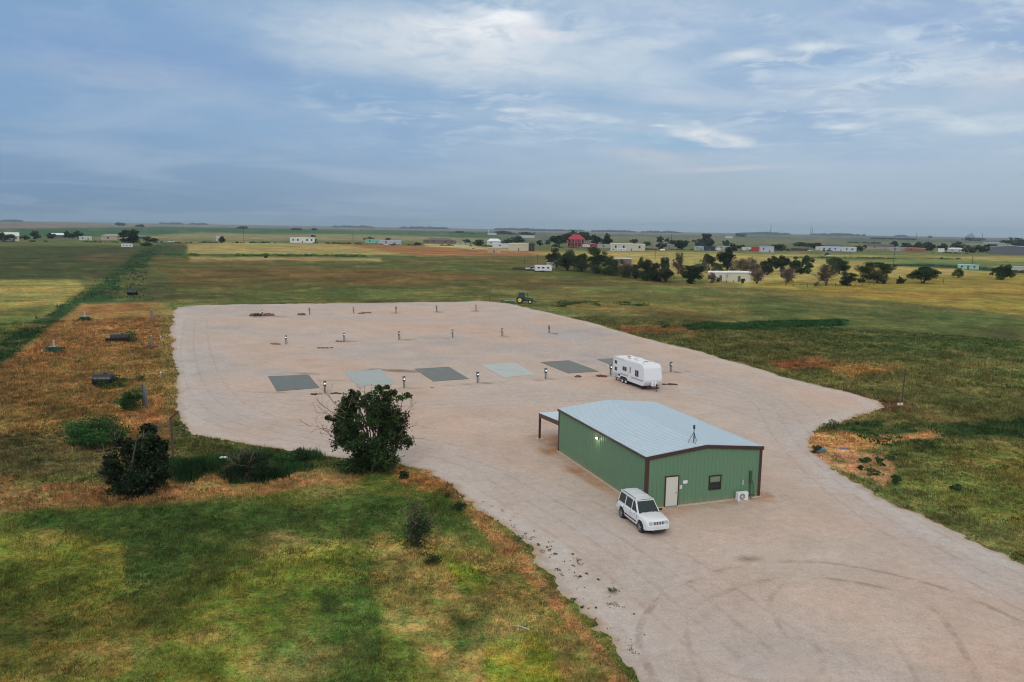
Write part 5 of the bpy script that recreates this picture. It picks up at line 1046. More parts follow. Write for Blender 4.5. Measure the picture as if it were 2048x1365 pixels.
# ------------------------------------------------------------------ tractor
def tractor():
    p = at(1047, 607); e = empty('farm_tractor', (p[0], p[1], 0), -.12, 'green farm tractor with cab and yellow wheel rims at the far gravel edge', 'tractor')
    TG = mm('tractor_green', alb((34, 92, 44)), .35, var=.1, coat=.4); TY = mm('tractor_yellow', alb((226, 206, 96)), .4, var=.06)
    def tw(x, y, r, w, s):
        t = MB().lathe([(r * .58, -w / 2), (r * .9, -w / 2), (r, -w * .38), (r, w * .38), (r * .9, w / 2), (r * .58, w / 2)], (x, y, r), 'y', 26, caps=False).build('wheel', BLACK, e)
        lg = MB()
        for i in range(20): a = 2 * math.pi * i / 20; lg.add([(x + rr * math.cos(a + d), y + yy_, r + rr * math.sin(a + d)) for rr, yy_, d in ((r, -w * .45, 0), (r * 1.04, -w * .45, .03), (r * 1.04, w * .45, .16), (r, w * .45, .13))], [(0, 1, 2, 3)])
        lg.build('tread', BLACK, t); yo = y + s * w * .3
        MB().lathe([(r * .16, min(yo, yo - s * .12)), (r * .62, min(yo, yo + s * .02)), (r * .62, max(yo, yo + s * .02)), (r * .2, max(yo, yo + s * .02) - .05)], (x, 0, r), 'y', 20).build('rim', TY, t); MB().lathe([(r * .14, min(yo, yo + s * .1)), (r * .14, max(yo, yo + s * .1))], (x, 0, r), 'y', 10).build('hub', mm('hub', alb((150, 120, 60)), .6), t)
    for s in (-1, 1): tw(-.85, s * .95, .86, .48, s); tw(1.75, s * .80, .50, .32, s)
    MB().prism([(.25, .85), (.25, 1.62), (.9, 1.66), (2.15, 1.52), (2.35, 1.35), (2.35, .85)], -.36, .36, 'y').build('bonnet', TG, e, bevel=.05)
    MB().box(2.32, 2.40, -.30, .30, .92, 1.38).build('grille', DGREY, e); MB().box(-1.2, 2.0, -.26, .26, .55, .95).build('chassis', DGREY, e)
    cb = MB().prism([(-1.25, 1.25), (-1.35, 1.6), (-1.15, 2.55), (.20, 2.55), (.38, 1.6), (.38, .95), (-.2, .95)], -.66, .66, 'y').build('cab', mm('cab_glass', (.03, .055, .06), .08, spec=.9), e, bevel=.03)
    MB().box(-1.32, .36, -.78, .78, 2.54, 2.72).build('cab_roof', mm('dark_green', alb((24, 54, 36)), .5), cb, bevel=.05)
    for x0, x1 in ((-1.30, -1.12), (.26, .18)):
        for s in (-1, 1): MB().tube([(x0, s * .68, 1.6), (x1, s * .68, 2.55)], .045, 6).build('cab_pillar', M['dark_green'], cb)
    for s in (-1, 1): MB().prism([(-1.75, 1.2), (-1.55, 1.7), (-1.1, 1.88), (-.5, 1.85), (-.05, 1.5), (.0, 1.2), (-.15, 1.4), (-.55, 1.72), (-1.1, 1.75), (-1.5, 1.55)], min(s * .70, s * 1.2), max(s * .70, s * 1.2), 'y').build('mudguard', TG, e)
    MB().tube([(.95, .2, 1.6), (.95, .2, 2.75)], .055, 8).build('exhaust_stack', DGREY, e); MB().box(2.35, 2.95, -.35, .35, .7, .95).build('front_weight', mm('grey_weight', alb((96, 94, 88)), .6), e)
    MB().tube([(-1.3, -.35, .7), (-2.1, -.35, .45)], .05).tube([(-1.3, .35, .7), (-2.1, .35, .45)], .05).build('hitch_arm', DGREY, e)
    # mower trailed behind
    q = empty('trailed_mower', (p[0] - 3.5, p[1] + .45, 0), -.12, 'green mower deck with small wheels hitched behind the tractor', 'mower')
    MB().prism([(-1.3, .30), (-1.2, .58), (1.1, .66), (1.45, .34)], -1.0, 1.0, 'y').build('deck', TG, q, bevel=.04); MB().box(-.25, .25, -.2, .2, .6, .85).build('gearbox', mm('olive', alb((110, 104, 66)), .6), q)
    for s in (-1, 1):
        t = MB().lathe([(.15, -.09), (.33, -.07), (.33, .07), (.15, .09)], (-1.95, s * .7, .33), 'y', 16, caps=False).build('tail_wheel', BLACK, q); MB().lathe([(.03, -.11), (.17, -.10), (.17, .10), (.03, .11)], (-1.95, s * .7, .33), 'y', 12).build('rim', mm('pale_rim', alb((170, 156, 110)), .5), t)
    MB().tube([(-1.95, -.7, .33), (-1.2, -.5, .55)], .05).tube([(-1.95, .7, .33), (-1.2, .5, .55)], .05).build('frame_arm', mm('olive'), q)
tractor()

# ------------------------------------------------------------------ houses, sheds and trailers of the settlement
def house(px, py, wpx, hpx, label, wall=(196, 190, 176), roof=(120, 112, 108), style='gable', depth=None, yaw=0.0, name='house', cat='house', windows=3, group=None, roofk=.38):
    p = at(px, py); D = math.hypot(p[0], p[1]); k = D / FPX; w, h = wpx * k, hpx * k; d = depth or max(5.0, w * .45)
    e = empty(name, (p[0], p[1], 0), -math.atan2(p[0], p[1]) + yaw, label, cat, group)
    wm = mm('wall_%d_%d_%d' % wall, alb(wall), .7, var=.08, scale=.3); rfm = mm('roof_%d_%d_%d' % roof, alb(roof), .6, var=.12, scale=.3)
    hr = h * (roofk if style in ('gable', 'hip') else .12); hw = h - hr
    MB().box(-w / 2, w / 2, 0, d, -.2, hw).build('wall', wm, e)
    o = .35
    if style == 'gable':
        m = MB().prism([(-o, hw - .05), (d / 2, h), (d + o, hw - .05), (d + o, hw - .25), (d / 2, h - .2), (-o, hw - .25)], -w / 2 - o, w / 2 + o, 'x')
        MB().prism([(0, hw), (d, hw), (d / 2, h - .2)], -w / 2 + .02, w / 2 - .02, 'x').build('gable_wall', wm, e)
    elif style == 'hip':
        r = min(d / 2, w * .3); m = MB().add([(-w / 2 - o, -o, hw - .05), (w / 2 + o, -o, hw - .05), (w / 2 + o, d + o, hw - .05), (-w / 2 - o, d + o, hw - .05), (-w / 2 + r, d / 2, h), (w / 2 - r, d / 2, h)], [(0, 1, 5, 4), (1, 2, 5), (2, 3, 4, 5), (3, 0, 4), (0, 3, 2, 1)])
    elif style == 'front':
        m = MB().prism([(-w / 2 - o, hw - .05), (0, h), (w / 2 + o, hw - .05), (w / 2 + o, hw - .3), (0, h - .25), (-w / 2 - o, hw - .3)], -o, d + o, 'y'); MB().prism([(-w / 2, hw), (w / 2, hw), (0, h - .25)], .02, d - .02, 'y').build('gable_wall', wm, e)
    else: m = MB().prism([(-w / 2 - .2, hw - .02), (-w / 2 - .2, hw + hr * .7), (0, h), (w / 2 + .2, hw + hr * .7), (w / 2 + .2, hw - .02)], -.2, d + .2, 'y')
    m.build('roof', rfm, e)
    rg = np.random.default_rng(int(px * 7 + py))
    nw = max(windows, 0) if D < 700 or windows > 3 else min(windows, 2)
    for i in range(nw):
        x = -w / 2 + w * (i + .7) / (nw + .4); ww = min(w * .06, 1.3) * (1 if i % 2 else .8)
        if i == nw // 2: MB().box(x - .5, x + .5, -.06, -.01, 0, min(2.1, hw * .85)).build('door', mm('shed_door', alb((92, 86, 80)), .6), e)
        else: MB().box(x - ww / 2 - .2, x + ww / 2 + .2, -.06, -.01, hw * .42, min(hw * .8, hw - .2)).build('window', GLASS, e)
    return e
def pickup(px, py, lpx, label, colr=(206, 208, 208), yaw=0.2, kind='car', group='vehicles parked round the far houses', name='parked_car'):
    p = at(px, py); D = math.hypot(p[0], p[1]); L_ = max(4.4, min(lpx * D / FPX, 12)); s = L_ / 5.0
    e = empty(name, (p[0], p[1], 0), -math.atan2(p[0], p[1]) + yaw, label, kind, group)
    cm_ = mm('car_%d_%d_%d' % colr, alb(colr), .3, var=.04, coat=.5); W_ = .95
    if kind == 'car': bp = [(-2.4, .4), (-2.45, .95), (-1.0, 1.02), (.9, 1.02), (2.2, .9), (2.4, .7), (2.4, .4)]; cp_ = [(-1.3, 1.0), (-1.0, 1.62), (.5, 1.62), (1.1, 1.0)]
    elif kind == 'pickup': bp = [(-2.7, .45), (-2.7, 1.05), (1.0, 1.08), (2.4, .98), (2.6, .75), (2.6, .45)]; cp_ = [(-.7, 1.05), (-.6, 1.75), (.7, 1.75), (1.2, 1.05)]
    else: bp = [(-3.6, .5), (-3.7, 2.75), (-3.4, 2.95), (3.2, 2.95), (3.7, 2.2), (3.7, .5)]; cp_ = None; W_ = 1.2
    q = 1.0
    MB().prism([(a * q, b_) for a, b_ in bp], -W_, W_, 'y').build('body', cm_, e, bevel=.05)
    if cp_: MB().prism(cp_, -W_ + .1, W_ - .1, 'y').build('cabin', GLASS, e, bevel=.03); MB().box(min(c_[0] for c_ in cp_[1:3]), max(c_[0] for c_ in cp_[1:3]), -W_ + .12, W_ - .12, cp_[1][1], cp_[1][1] + .05).build('roof', cm_, e)
    else:
        for x in (-2.2, -.2, 2.0): MB().box(x - .5, x + .5, -W_ - .03, -W_ + .01, 1.5, 2.1).build('window', GLASS, e)
    ax = (-1.5, 1.5) if cp_ else (-.9, 0.1)
    for x in ax:
        for s_ in (-1, 1): MB().lathe([(.34, -.11), (.34, .11)], (x, s_ * (W_ - .08), .34), 'y', 12).build('wheel', BLACK, e)
    return e
HS = [
 ((8, 483, 44, 15, 'white farmhouse with pale pitched roof at the far left edge'), dict(wall=(188, 188, 176), roof=(196, 198, 192))),
 ((118, 476, 24, 8, 'small building with bright white pitched roof between dark trees, far left'), dict(wall=(96, 90, 84), roof=(206, 212, 214))),
 ((171, 481, 20, 7, 'low white shed right of the white roofed building, far left'), dict(wall=(186, 188, 176), roof=(196, 200, 190), style='flat')),
 ((226, 481, 38, 11, 'long beige single storey house left of the big round tree'), dict(wall=(170, 160, 140), roof=(140, 132, 120), style='hip')),
 ((284, 479, 15, 6, 'tiny building with a white roof right of the big round tree'), dict(wall=(90, 86, 80), roof=(206, 208, 206), style='flat')),
 ((437, 482, 8, 9, 'tiny white hut with a grey roof at the left end of the tan field'), dict(wall=(190, 190, 180), roof=(150, 150, 146), windows=1)),
 ((605, 486, 46, 10, 'long white shed standing alone behind the tan field'), dict(wall=(206, 212, 206), roof=(214, 216, 212), style='flat', windows=5)),
 ((746, 487, 30, 8, 'turquoise roofed mobile home behind the red brown field'), dict(wall=(120, 176, 158), roof=(112, 186, 168), style='flat')),
 ((781, 489, 42, 8, 'grey and white mobile home behind three parked cars'), dict(wall=(170, 172, 184), roof=(186, 190, 196), style='flat')),
 ((879, 488, 64, 11, 'wide brown roofed house with a cream porch gable'), dict(wall=(110, 96, 86), roof=(92, 80, 74), style='hip', windows=5)),
 ((926, 490, 26, 4, 'very low pale green shed right of the brown roofed house'), dict(wall=(150, 164, 144), roof=(166, 178, 156), style='flat')),
 ((988, 491, 28, 13, 'bright white hip roofed building in front of dark trees'), dict(wall=(190, 196, 196), roof=(212, 216, 216), style='hip')),
 ((1010, 496, 50, 8, 'long white low building behind the beige barn'), dict(wall=(192, 194, 194), roof=(206, 208, 206), style='flat')),
 ((988, 506, 26, 11, 'square tan building below the bright white one'), dict(wall=(176, 152, 122), roof=(190, 180, 160), style='flat', windows=1)),
 ((1037, 502, 40, 15, 'beige metal barn with a low gable, left of the dark round tank'), dict(wall=(184, 180, 156), roof=(204, 202, 186), style='flat', windows=1)),
 ((1055, 476, 28, 5, 'distant white barn above the beige metal barn'), dict(wall=(176, 184, 180), roof=(186, 192, 188), style='flat', windows=0)),
 ((1122, 490, 10, 6, 'tiny shed at the left foot of the dark grove'), dict(wall=(96, 100, 96), roof=(160, 160, 152), style='flat', windows=0)),
 ((1215, 497, 40, 8, 'low grey house between the parked vans and the long beige building'), dict(wall=(150, 150, 140), roof=(160, 164, 160), style='flat')),
 ((1255, 502, 68, 14, 'long beige metal building behind the row of trees'), dict(wall=(186, 182, 164), roof=(206, 202, 186), style='flat', windows=4)),
 ((1328, 497, 46, 11, 'brown hip roofed house with trees at both sides'), dict(wall=(136, 124, 112), roof=(112, 102, 96), style='hip')),
 ((1398, 501, 18, 8, 'small pale grey shed left of the navy one'), dict(wall=(150, 158, 160), roof=(170, 178, 180), style='flat')),
 ((1419, 502, 22, 9, 'navy blue shed beside a white van'), dict(wall=(36, 48, 62), roof=(46, 60, 76), style='flat', windows=1)),
 ((1448, 500, 26, 7, 'grey low house right of the navy shed'), dict(wall=(150, 156, 158), roof=(170, 176, 178), style='flat')),
 ((1494, 501, 20, 6, 'low white carport shed behind the small red building'), dict(wall=(196, 190, 188), roof=(210, 206, 204), style='flat', windows=1)),
 ((1511, 503, 16, 8, 'small bright red building'), dict(wall=(160, 52, 46), roof=(150, 60, 56), style='flat', windows=1)),
 ((1533, 505, 26, 12, 'lavender grey square shed with a dark hatch'), dict(wall=(172, 176, 190), roof=(160, 160, 168), style='flat', windows=2)),
 ((1599, 502, 32, 7, 'dark brown low house with white end wall'), dict(wall=(62, 58, 54), roof=(86, 72, 64), style='hip')),
 ((1640, 501, 16, 7, 'cream box shed at the left end of the long white row'), dict(wall=(196, 190, 176), roof=(190, 184, 172), style='flat', windows=1)),
 ((1676, 503, 62, 8, 'very long white low building with pale roof'), dict(wall=(186, 190, 204), roof=(204, 208, 214), style='flat', windows=6)),
 ((1664, 497, 38, 8, 'dark slate roofed house behind the very long white building'), dict(wall=(96, 98, 98), roof=(78, 84, 88), style='hip', windows=0)),
 ((1760, 499, 44, 9, 'brown roofed house with light gable at its left end'), dict(wall=(150, 142, 132), roof=(76, 64, 62), style='gable')),
 ((1797, 503, 26, 7, 'low grey roofed building right of the wooden utility pole'), dict(wall=(150, 146, 146), roof=(160, 160, 166), style='flat')),
 ((1830, 504, 32, 7, 'low rust red building with a pale roof'), dict(wall=(146, 84, 62), roof=(176, 164, 148), style='flat')),
 ((1882, 505, 10, 7, 'white cube shaped shed right of the rust red building'), dict(wall=(206, 206, 204), roof=(206, 206, 204), style='flat', windows=0)),
 ((1911, 504, 26, 7, 'small house with white porch between dark trees, right side'), dict(wall=(180, 180, 176), roof=(190, 192, 190), style='hip')),
 ((2024, 510, 66, 15, 'large barn with a broad grey gable roof at the right edge'), dict(wall=(96, 98, 104), roof=(168, 178, 180), style='front', windows=0, depth=26, roofk=.6)),
 ((1988, 492, 34, 6, 'distant pale roof above the large barn'), dict(wall=(140, 150, 150), roof=(176, 190, 194), style='flat', windows=0)),
 ((1936, 539, 32, 8, 'pale turquoise mobile home beside the green road verge'), dict(wall=(150, 190, 178), roof=(168, 206, 196), style='flat')),
 ((2034, 544, 52, 9, 'long cream building at the right edge of the yellow field'), dict(wall=(182, 178, 164), roof=(176, 174, 160), style='flat', windows=2)),
 ((1478, 564, 44, 19, 'cream flat roofed shed, right half, grey shrubs along it'), dict(wall=(190, 188, 168), roof=(216, 218, 214), style='flat', windows=1, depth=9)),
 ((1441, 562, 46, 17, 'cream shed with bright white roof and dark doorway among the trees'), dict(wall=(204, 200, 180), roof=(220, 226, 228), style='flat', windows=3, depth=9)),
 ((1246, 528, 32, 11, 'building with a slanted white roof hidden behind the tree row'), dict(wall=(110, 100, 86), roof=(206, 212, 216), style='flat', windows=0)),
 ((1102, 537, 18, 11, 'pale box shed at the left end of the tree row'), dict(wall=(182, 184, 172), roof=(176, 180, 170), style='flat', windows=0)),
 ((984, 470, 18, 4, 'tiny distant white shed near the horizon'), dict(wall=(186, 186, 184), roof=(190, 190, 190), style='flat', windows=0)),
 ((1458, 477, 14, 4, 'tiny distant white barn near the horizon on the right'), dict(wall=(176, 182, 186), roof=(186, 190, 194), style='flat', windows=0)),
 ((1586, 487, 8, 4, 'tiny distant green shed beyond the houses'), dict(wall=(96, 150, 130), roof=(96, 150, 130), style='flat', windows=0)),
]
for a, kw in HS:
    nm = 'shed' if any(w_ in a[4] for w_ in ('shed', 'hut')) else ('barn' if 'barn' in a[4] else ('mobile_home' if 'mobile home' in a[4] else ('building' if 'building' in a[4] else 'house')))
    if 'distant' in a[4] and nm == 'house': nm = 'building'
    house(*a, name=nm, cat=nm.replace('_', ' '), **kw)
# red two storey house
rh = house(1152, 494, 34, 24, 'two storey red house with red hip roof and balcony before the dark grove', wall=(128, 50, 54), roof=(150, 44, 54), style='hip', windows=0, depth=12)
p = at(1152, 494); k = math.hypot(p[0], p[1]) / FPX; w_, h_ = 34 * k, 24 * k * .62
MB().box(-w_ / 2 - .3, w_ / 2 + .3, -2.0, -.02, h_ * .46, h_ * .54).build('balcony', mm('roof_150_44_54'), rh)
for i in range(6): x = -w_ / 2 + w_ * i / 5; MB().box(x - .15, x + .15, -1.9, -1.6, 0, h_).build('porch_post', mm('cream_trim', alb((196, 176, 156)), .6), rh)
for i in range(4):
    x = -w_ * .36 + w_ * .24 * i
    MB().box(x - .9, x + .9, -.06, .0, h_ * .62, h_ * .88).build('window', GLASS, rh); MB().box(x - .9, x + .9, -.05, .0, h_ * .12, h_ * .36).build('window', mm('blue_glass', alb((70, 76, 104)), .2), rh)
MB().box(w_ / 2 + .31, w_ / 2 + 16, -.5, 8, -.1, h_ * .42).build('annex', mm('wall_128_50_54'), rh)
# vehicles
for a in ((18, 484, 12, 'white pickup parked at the far left farmhouse', (206, 208, 208), .3, 'pickup'), (33, 483, 12, 'grey car right of the white pickup, far left', (120, 126, 126), -.2, 'car'),
          (254, 496, 24, 'white motorhome standing in front of the big round tree', (216, 218, 222), .1, 'motorhome'), (333, 486, 12, 'white car parked left of the weedy hedge end', (210, 212, 214), .2, 'car'), (343, 485, 12, 'white pickup beside the weedy hedge end', (206, 212, 220), -.3, 'pickup'),
          (772, 491, 14, 'white car before the grey mobile home, left one', (212, 214, 220), .2, 'car'), (785, 492, 14, 'dark car before the grey mobile home, middle one', (60, 66, 72), 0, 'car'), (799, 492, 14, 'silver car before the grey mobile home, right one', (176, 184, 192), -.2, 'car'), (828, 492, 12, 'dark pickup between the grey mobile home and the brown roofed house', (64, 58, 54), .2, 'pickup'),
          (1172, 495, 16, 'white camper right of the red house', (218, 218, 214), .2, 'motorhome'), (1186, 493, 14, 'white van right of the camper at the red house', (210, 212, 208), -.2, 'motorhome'), (1243, 503, 16, 'bluish white trailer parked before the long beige building', (200, 206, 218), .05, 'motorhome'), (1227, 503, 12, 'white car at the left end of the long beige building', (196, 202, 214), .1, 'car'),
          (1433, 502, 9, 'white van close beside the navy shed', (220, 226, 232), .2, 'motorhome'), (1364, 501, 12, 'dark car parked below the large trees right of the brown house', (52, 58, 54), .1, 'car'), (1063, 541, 17, 'white pickup beside brush left of the tree row', (212, 214, 212), .1, 'pickup'), (1086, 544, 12, 'white box trailer below the left end of the tree row', (216, 218, 220), .2, 'motorhome'),
          (1658, 513, 14, 'white car in the open field below the very long white building', (206, 210, 212), 0, 'car'), (1975, 508, 10, 'white car left of the large barn at the right edge', (214, 216, 216), .2, 'car'), (1620, 503, 8, 'white car at the end of the dark brown low house', (220, 222, 222), .3, 'car'), (947, 501, 10, 'white car left of the square tan building', (190, 188, 180), .3, 'car')):
    pickup(a[0], a[1], a[2], a[3], a[4], a[5], a[6], name={'car': 'parked_car', 'pickup': 'pickup_truck', 'motorhome': 'camper_van'}[a[6]])
# tanks, towers, poles
p = at(1063, 503); k = math.hypot(p[0], p[1]) / FPX; e = empty('round_tank', (p[0], p[1], 0), 0, 'dark green round tank right of the beige metal barn', 'tank')
MB().lathe([(6 * k, 0), (6 * k, 15 * k), (4 * k, 17 * k), (.5, 18 * k)], (0, 0, 0), 'z', 24).build('shell', mm('tank_green', alb((44, 58, 46)), .6), e); MB().tube([(6 * k, 0, 0), (6 * k, 0, 15 * k)], .2, 6).build('ladder', GREY, e)
p = at(1325, 503); k = math.hypot(p[0], p[1]) / FPX; e = empty('gas_tank', (p[0], p[1], 0), 0, 'small white round ended tank left of the large trees by the brown house', 'tank'); MB().lathe([(.3, -4.5 * k), (2 * k, -4 * k), (2 * k, 4 * k), (.3, 4.5 * k)], (0, 0, 2.6 * k), 'x', 14).build('shell', WHITE, e)
for s in (-1, 1): MB().box(s * 2.5 * k - .2, s * 2.5 * k + .2, -.6, .6, 0, 1.2 * k).build('foot', GREY, e)
WOOD = mm('pole_wood', alb((84, 70, 58)), .9, var=.2)
def pole(px, py, hpx, label, r=.16, arm=True, mat_=None, name='utility_pole', cat='utility pole', wmin=.5):
    p = at(px, py); D = math.hypot(p[0], p[1]); k = D / FPX; h = hpx * k; r = max(r, wmin * k); e = empty(name, (p[0], p[1], 0), -math.atan2(p[0], p[1]) + .2, label, cat)
    MB().tube([(0, 0, -.2), (0, 0, h)], [r, r * .7], 6).build('pole', mat_ or WOOD, e)
    if arm: MB().box(-h * .10, h * .10, -r * .6, r * .6, h * .90, h * .90 + r * 1.2).build('crossarm', mat_ or WOOD, e)
for a in ((1787, 528, 29, 'tall wooden utility pole in the open field left of the yellow field trees'), (488, 486, 30, 'thin wooden utility pole behind the left part of the tan field'), (706, 483, 15, 'utility pole behind the long white shed'), (1310, 520, 21, 'wooden pole rising behind the tree row'),
          (1343, 484, 15, 'pole rising behind the brown hip roofed house'), (1103, 506, 14, 'short pole left of the dark grove foot'), (1075, 526, 16, 'thin pole in the pale field left of the tree row'), (1049, 528, 10, 'shortest pole in the pale field left of the tree row'), (1944, 531, 14, 'pole beside the pale turquoise mobile home'), (1700, 513, 9, 'short pole before the very long white building')): pole(*a)
MASTM = mm('mast_grey', alb((80, 92, 106)), .6)
for a in ((1541, 471, 22, 'thin radio mast on the horizon, left of the paired masts'), (1621, 472, 17, 'left radio mast of the close pair on the horizon'), (1624, 472, 15, 'right shorter radio mast of the close pair on the horizon'), (1833, 477, 10, 'small radio mast on the horizon right of the shelterbelt'), (1943, 479, 13, 'mast rising from the grain elevator on the horizon'), (1964, 479, 10, 'short mast right of the grain elevator')):
    pole(*a, r=.8, arm=False, mat_=MASTM, name='radio_mast', cat='mast', wmin=.6)
p = at(1940, 479.5); k = math.hypot(p[0], p[1]) / FPX; e = empty('grain_elevator', (p[0], p[1], 0), -math.atan2(p[0], p[1]), 'grey grain elevator with round silos on the horizon at the right', 'grain elevator')
for i in range(5): MB().lathe([(1.3 * k, 0), (1.3 * k, (7 if i != 2 else 10) * k), (.4 * k, (7.8 if i != 2 else 11) * k)], ((i - 2) * 2.7 * k, 0, 0), 'z', 14).build('silo', mm('elevator_grey', alb((150, 156, 164)), .7), e)
MB().box(-5 * k, 5 * k, -1 * k, 1 * k, 7 * k, 8.4 * k).build('headhouse', mm('elevator_grey'), e); MB().box(7 * k, 14 * k, -1 * k, 1 * k, 0, 5 * k).build('annex', mm('elevator_grey'), e)
p = at(977, 468); k = math.hypot(p[0], p[1]) / FPX; e = empty('water_tower', (p[0], p[1], 0), 0, 'small white water tower near the horizon above the bright white building', 'water tower')
MB().lathe([(.5 * k, 0), (.45 * k, 5 * k), (1.6 * k, 6.2 * k), (1.6 * k, 7.4 * k), (.2 * k, 8.3 * k)], (0, 0, 0), 'z', 14).build('tower', mm('tower_white', alb((206, 212, 216)), .6), e)
# fence posts on the boundary of the yellow field
for i, (px, py, hp) in enumerate([(1453, 566, 5), (1467, 566, 5), (1483, 568, 6), (1571, 573, 6), (1586, 573, 4), (1600, 573, 5), (1615, 575, 8), (1629, 574, 7), (1671, 573, 7), (1724, 573, 7), (1738, 572, 7), (1748, 572, 4), (1640, 574, 4), (1656, 574, 4), (1695, 574, 4), (1710, 573, 4), (1886, 568, 9), (1348, 561, 7), (1364, 563, 6), (1330, 559, 5)]):
    p = at(px, py); k = p[1] / FPX; o = MB().tube([(0, 0, -.1), (0, 0, hp * k)], max(.09, .5 * k), 6); o.lathe([(.12, hp * k), (.1, hp * k + .04)], (0, 0, 0), 'z', 6); o = o.build('fence_post', WOOD, None)
    o.location = (p[0], p[1], 0); tag(o, 'short dark wooden fence post on the boundary of the yellow field' if i < 16 else ['fence post standing alone right of the spreading tree in the yellow field', 'left fence post of three under the tree row end', 'right fence post of three under the tree row end', 'smallest fence post of three under the tree row end'][i - 16], 'fence post', 'fence posts along the yellow field' if i < 16 else None)

